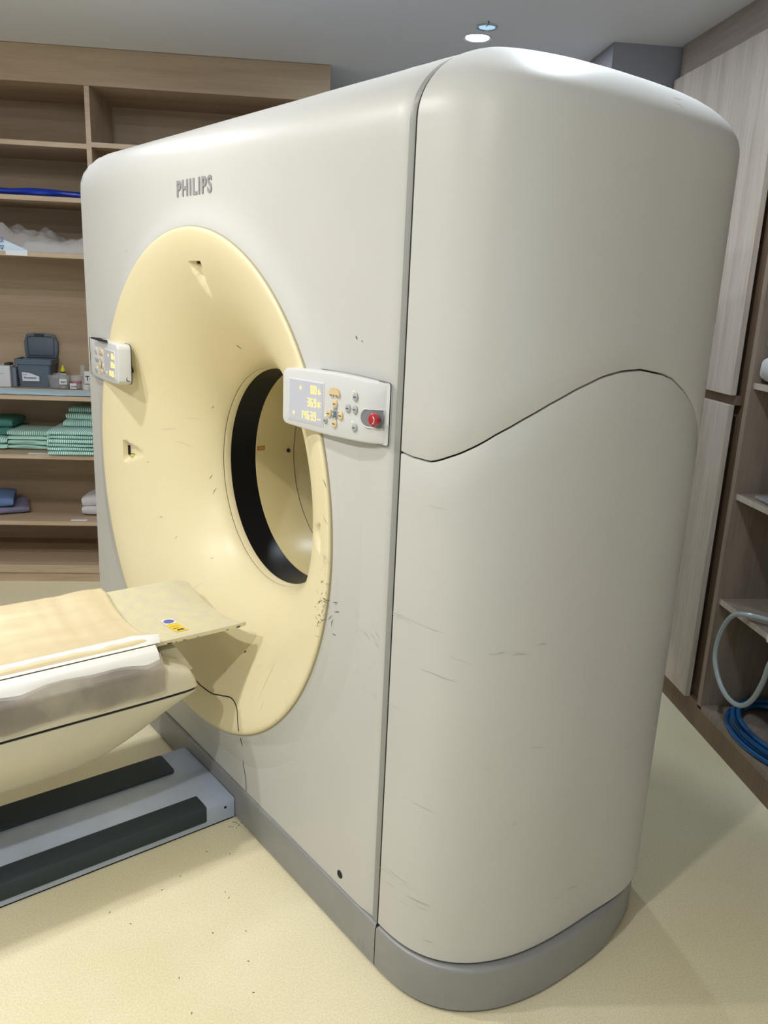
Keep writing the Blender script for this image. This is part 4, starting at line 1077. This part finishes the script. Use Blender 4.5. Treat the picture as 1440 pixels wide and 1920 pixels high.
# scuffs: strokes lying in the paint
rs = random.Random(5)
def stroke(mb, fn, p, ang, ln, wd):
    c, s_ = cos(ang), sin(ang); n = 4; L_ = []
    bend = rs.uniform(-.15, .15) * ln
    for i in range(n + 1):
        t = i / n - .5; q = bend * (1 - 4 * t * t); ww = wd * (1 - 3.2 * t * t) / 2
        L_.append((fn(p[0] + c * ln * t - s_ * (q + ww), p[1] + s_ * ln * t + c * (q + ww)), fn(p[0] + c * ln * t - s_ * (q - ww), p[1] + s_ * ln * t + c * (q - ww))))
    vs = [v for pr_ in L_ for v in pr_]
    mb.add(vs, [(2 * i, 2 * i + 1, 2 * i + 3, 2 * i + 2) for i in range(n)])
def f_front(xg, z):
    x = GC - xg; r = math.hypot(x, z - ZC)
    if r < FR0 - .008: return on_bell(math.degrees(atan2(z - ZC, x)), r, -.0006)
    p = surf_front(xg, z)
    p.y = (FY0 if r < RR + .001 else p.y) - .0007
    return p
dk, lt = MB(), MB()
for k in range(36):     # black rub marks around the right edge of the funnel
    z = rs.gauss(.832, .030); edge = GC - sqrt(max(0, RR * RR - (z - ZC) ** 2))
    side = rs.random() < .8
    xg = edge + (abs(rs.gauss(.012, .016)) if side else -abs(rs.gauss(.012, .010)))
    stroke(dk if rs.random() < .5 else lt, f_front, (xg, z), rs.choice((rs.uniform(1.9, 2.6), rs.uniform(-.4, .5))), rs.uniform(.008, .022), rs.uniform(.0008, .0018))
for k in range(16):
    z = rs.gauss(.93, .03); edge = GC - sqrt(max(0, RR * RR - (z - ZC) ** 2)); stroke(lt, f_front, (edge + abs(rs.gauss(.02, .012)), z), rs.uniform(.2, 1.4), rs.uniform(.005, .02), .0009)
for p, a, l, w_ in (((.191, .7766), .2, .022, .002), ((.1833, .8344), -.1, .022, .002), ((.230, 1.127), .9, .022, .0015), ((.2235, 1.045), .5, .03, .001), ((.161, 1.447), 1.1, .008, .003), ((.141, 1.441), .3, .003, .003)): stroke(dk, f_front, p, a, l, w_)
for k in range(26):     # faint scratches on the front cover
    stroke(lt, f_front, (rs.uniform(.045, .14), rs.uniform(.66, .86)), rs.uniform(.35, .8), rs.uniform(.008, .03), rs.uniform(.0004, .0009))
for k in range(18): stroke(lt, f_front, (rs.uniform(.32, .62), rs.uniform(.30, .62)), rs.uniform(1.0, 2.0), rs.uniform(.01, .05), rs.uniform(.0004, .0009))
def f_bell(x, z):
    r = math.hypot(x, z - ZC); return on_bell(math.degrees(atan2(z - ZC, x)), min(max(r, .345), .70), -.0006)
for (ang, r, a, l, w_, m_) in ((97, .402, -.7, .016, .0035, dk), (-72.6, .504, .6, .012, .006, dk), (168, .46, .2, .05, .0008, lt), (174, .42, -.4, .05, .0008, lt), (160, .40, 0, .05, .0006, lt), (183, .52, .5, .012, .001, dk), (205, .50, .4, .010, .0014, dk), (215, .47, 1.2, .010, .0012, dk), (190, .36, 1.3, .016, .0012, dk), (198, .355, 1.5, .02, .001, dk), (150, .365, .8, .014, .001, dk), (232, .40, .3, .012, .001, dk), (240, .47, 1.0, .05, .0008, lt), (248, .50, 1.1, .06, .0008, lt), (-50, .60, 1.3, .14, .0010, lt), (-58, .55, 1.1, .03, .0009, lt), (-80, .56, 1.2, .02, .0010, dk), (236, .62, .5, .02, .002, dk)):
    stroke(m_, f_bell, (r * cos(radians(ang)), ZC + r * sin(radians(ang))), a, l, w_)
def f_cap(y, z):
    t = abs(y - D / 2) / (D / 2); e = min(1, max(0, (z - HB) / .6)); a = CA - .014 * (1 - e) ** 2
    return Vector((GC + a * max(0, 1 - t ** 2.7) ** (1 / 2.7) + .0006, y - .0004, z))
CAPS = [(0.101,0.865),(0.129,0.870),(0.087,0.876),(0.183,0.653),(0.024,0.496),(0.001,0.282),(0.002,0.259),(0.009,0.248),(0.018,0.222),(0.491,0.559),(0.001,1.144),(0.164,0.892),(0.082,0.608),(0.145,0.484),(0.299,0.232),(0.351,0.236),(0.019,0.167),(0.008,0.904),(0.032,0.841),(0.371,1.889),(0.002,0.698),(0.018,0.792),(0.000,0.906),]
for k, p in enumerate(CAPS):
    for q in range(1 + k % 2): stroke(lt, f_cap, (p[0] + rs.uniform(-.012, .012), p[1] + rs.uniform(-.01, .01)), rs.uniform(-.35, .15), rs.uniform(.01, .045), rs.uniform(.0005, .0012))
for name, mb, m in (('dark_scuffs', dk, SCUFF), ('pale_scuffs', lt, SCUFFL)):
    tag(mb.build(name, m, gan, smooth=0), kind='stuff')
# hole in the underside corner of the left control panel
MR().lathe([(.0005, 0), (.0055, -.0006), (.006, .002)], c=(0, 0, 0), n=16, axis='y').build('panel_hole', DARK, pL)
ph_ = bpy.data.objects['panel_hole']; ph_.location = (GC - 1.3985, -.012, 1.229); ph_.rotation_euler = (0, 0, pi / 2); ph_.scale = (1.5, 1.5, 1.3)
# floor crumbs and dirt along the rail foot
mb = MB()
for k in range(26):
    a = rs.uniform(0, 3); x = rs.choice((rs.gauss(.66, .02), rs.uniform(.1, .9))); y = -abs(rs.gauss(.02, .02)) if x > .6 else -rs.uniform(.08, .45)
    if rx0 < GC - x < rx1 + .004: continue
    mb.box(-.0025, .0025, -.0007, .0007, 0.0002, .0010, mat=Matrix.Translation((GC - x, y, 0)) @ Matrix.Rotation(a, 4, 'Z'))
fd = mb.build('floor_crumbs', SCUFF, None, smooth=0); fd.location = gan.location; fd.rotation_euler = gan.rotation_euler
tag(fd, 'tiny dark crumbs and flecks scattered on the cream floor before the scanner', 'debris', kind='stuff')
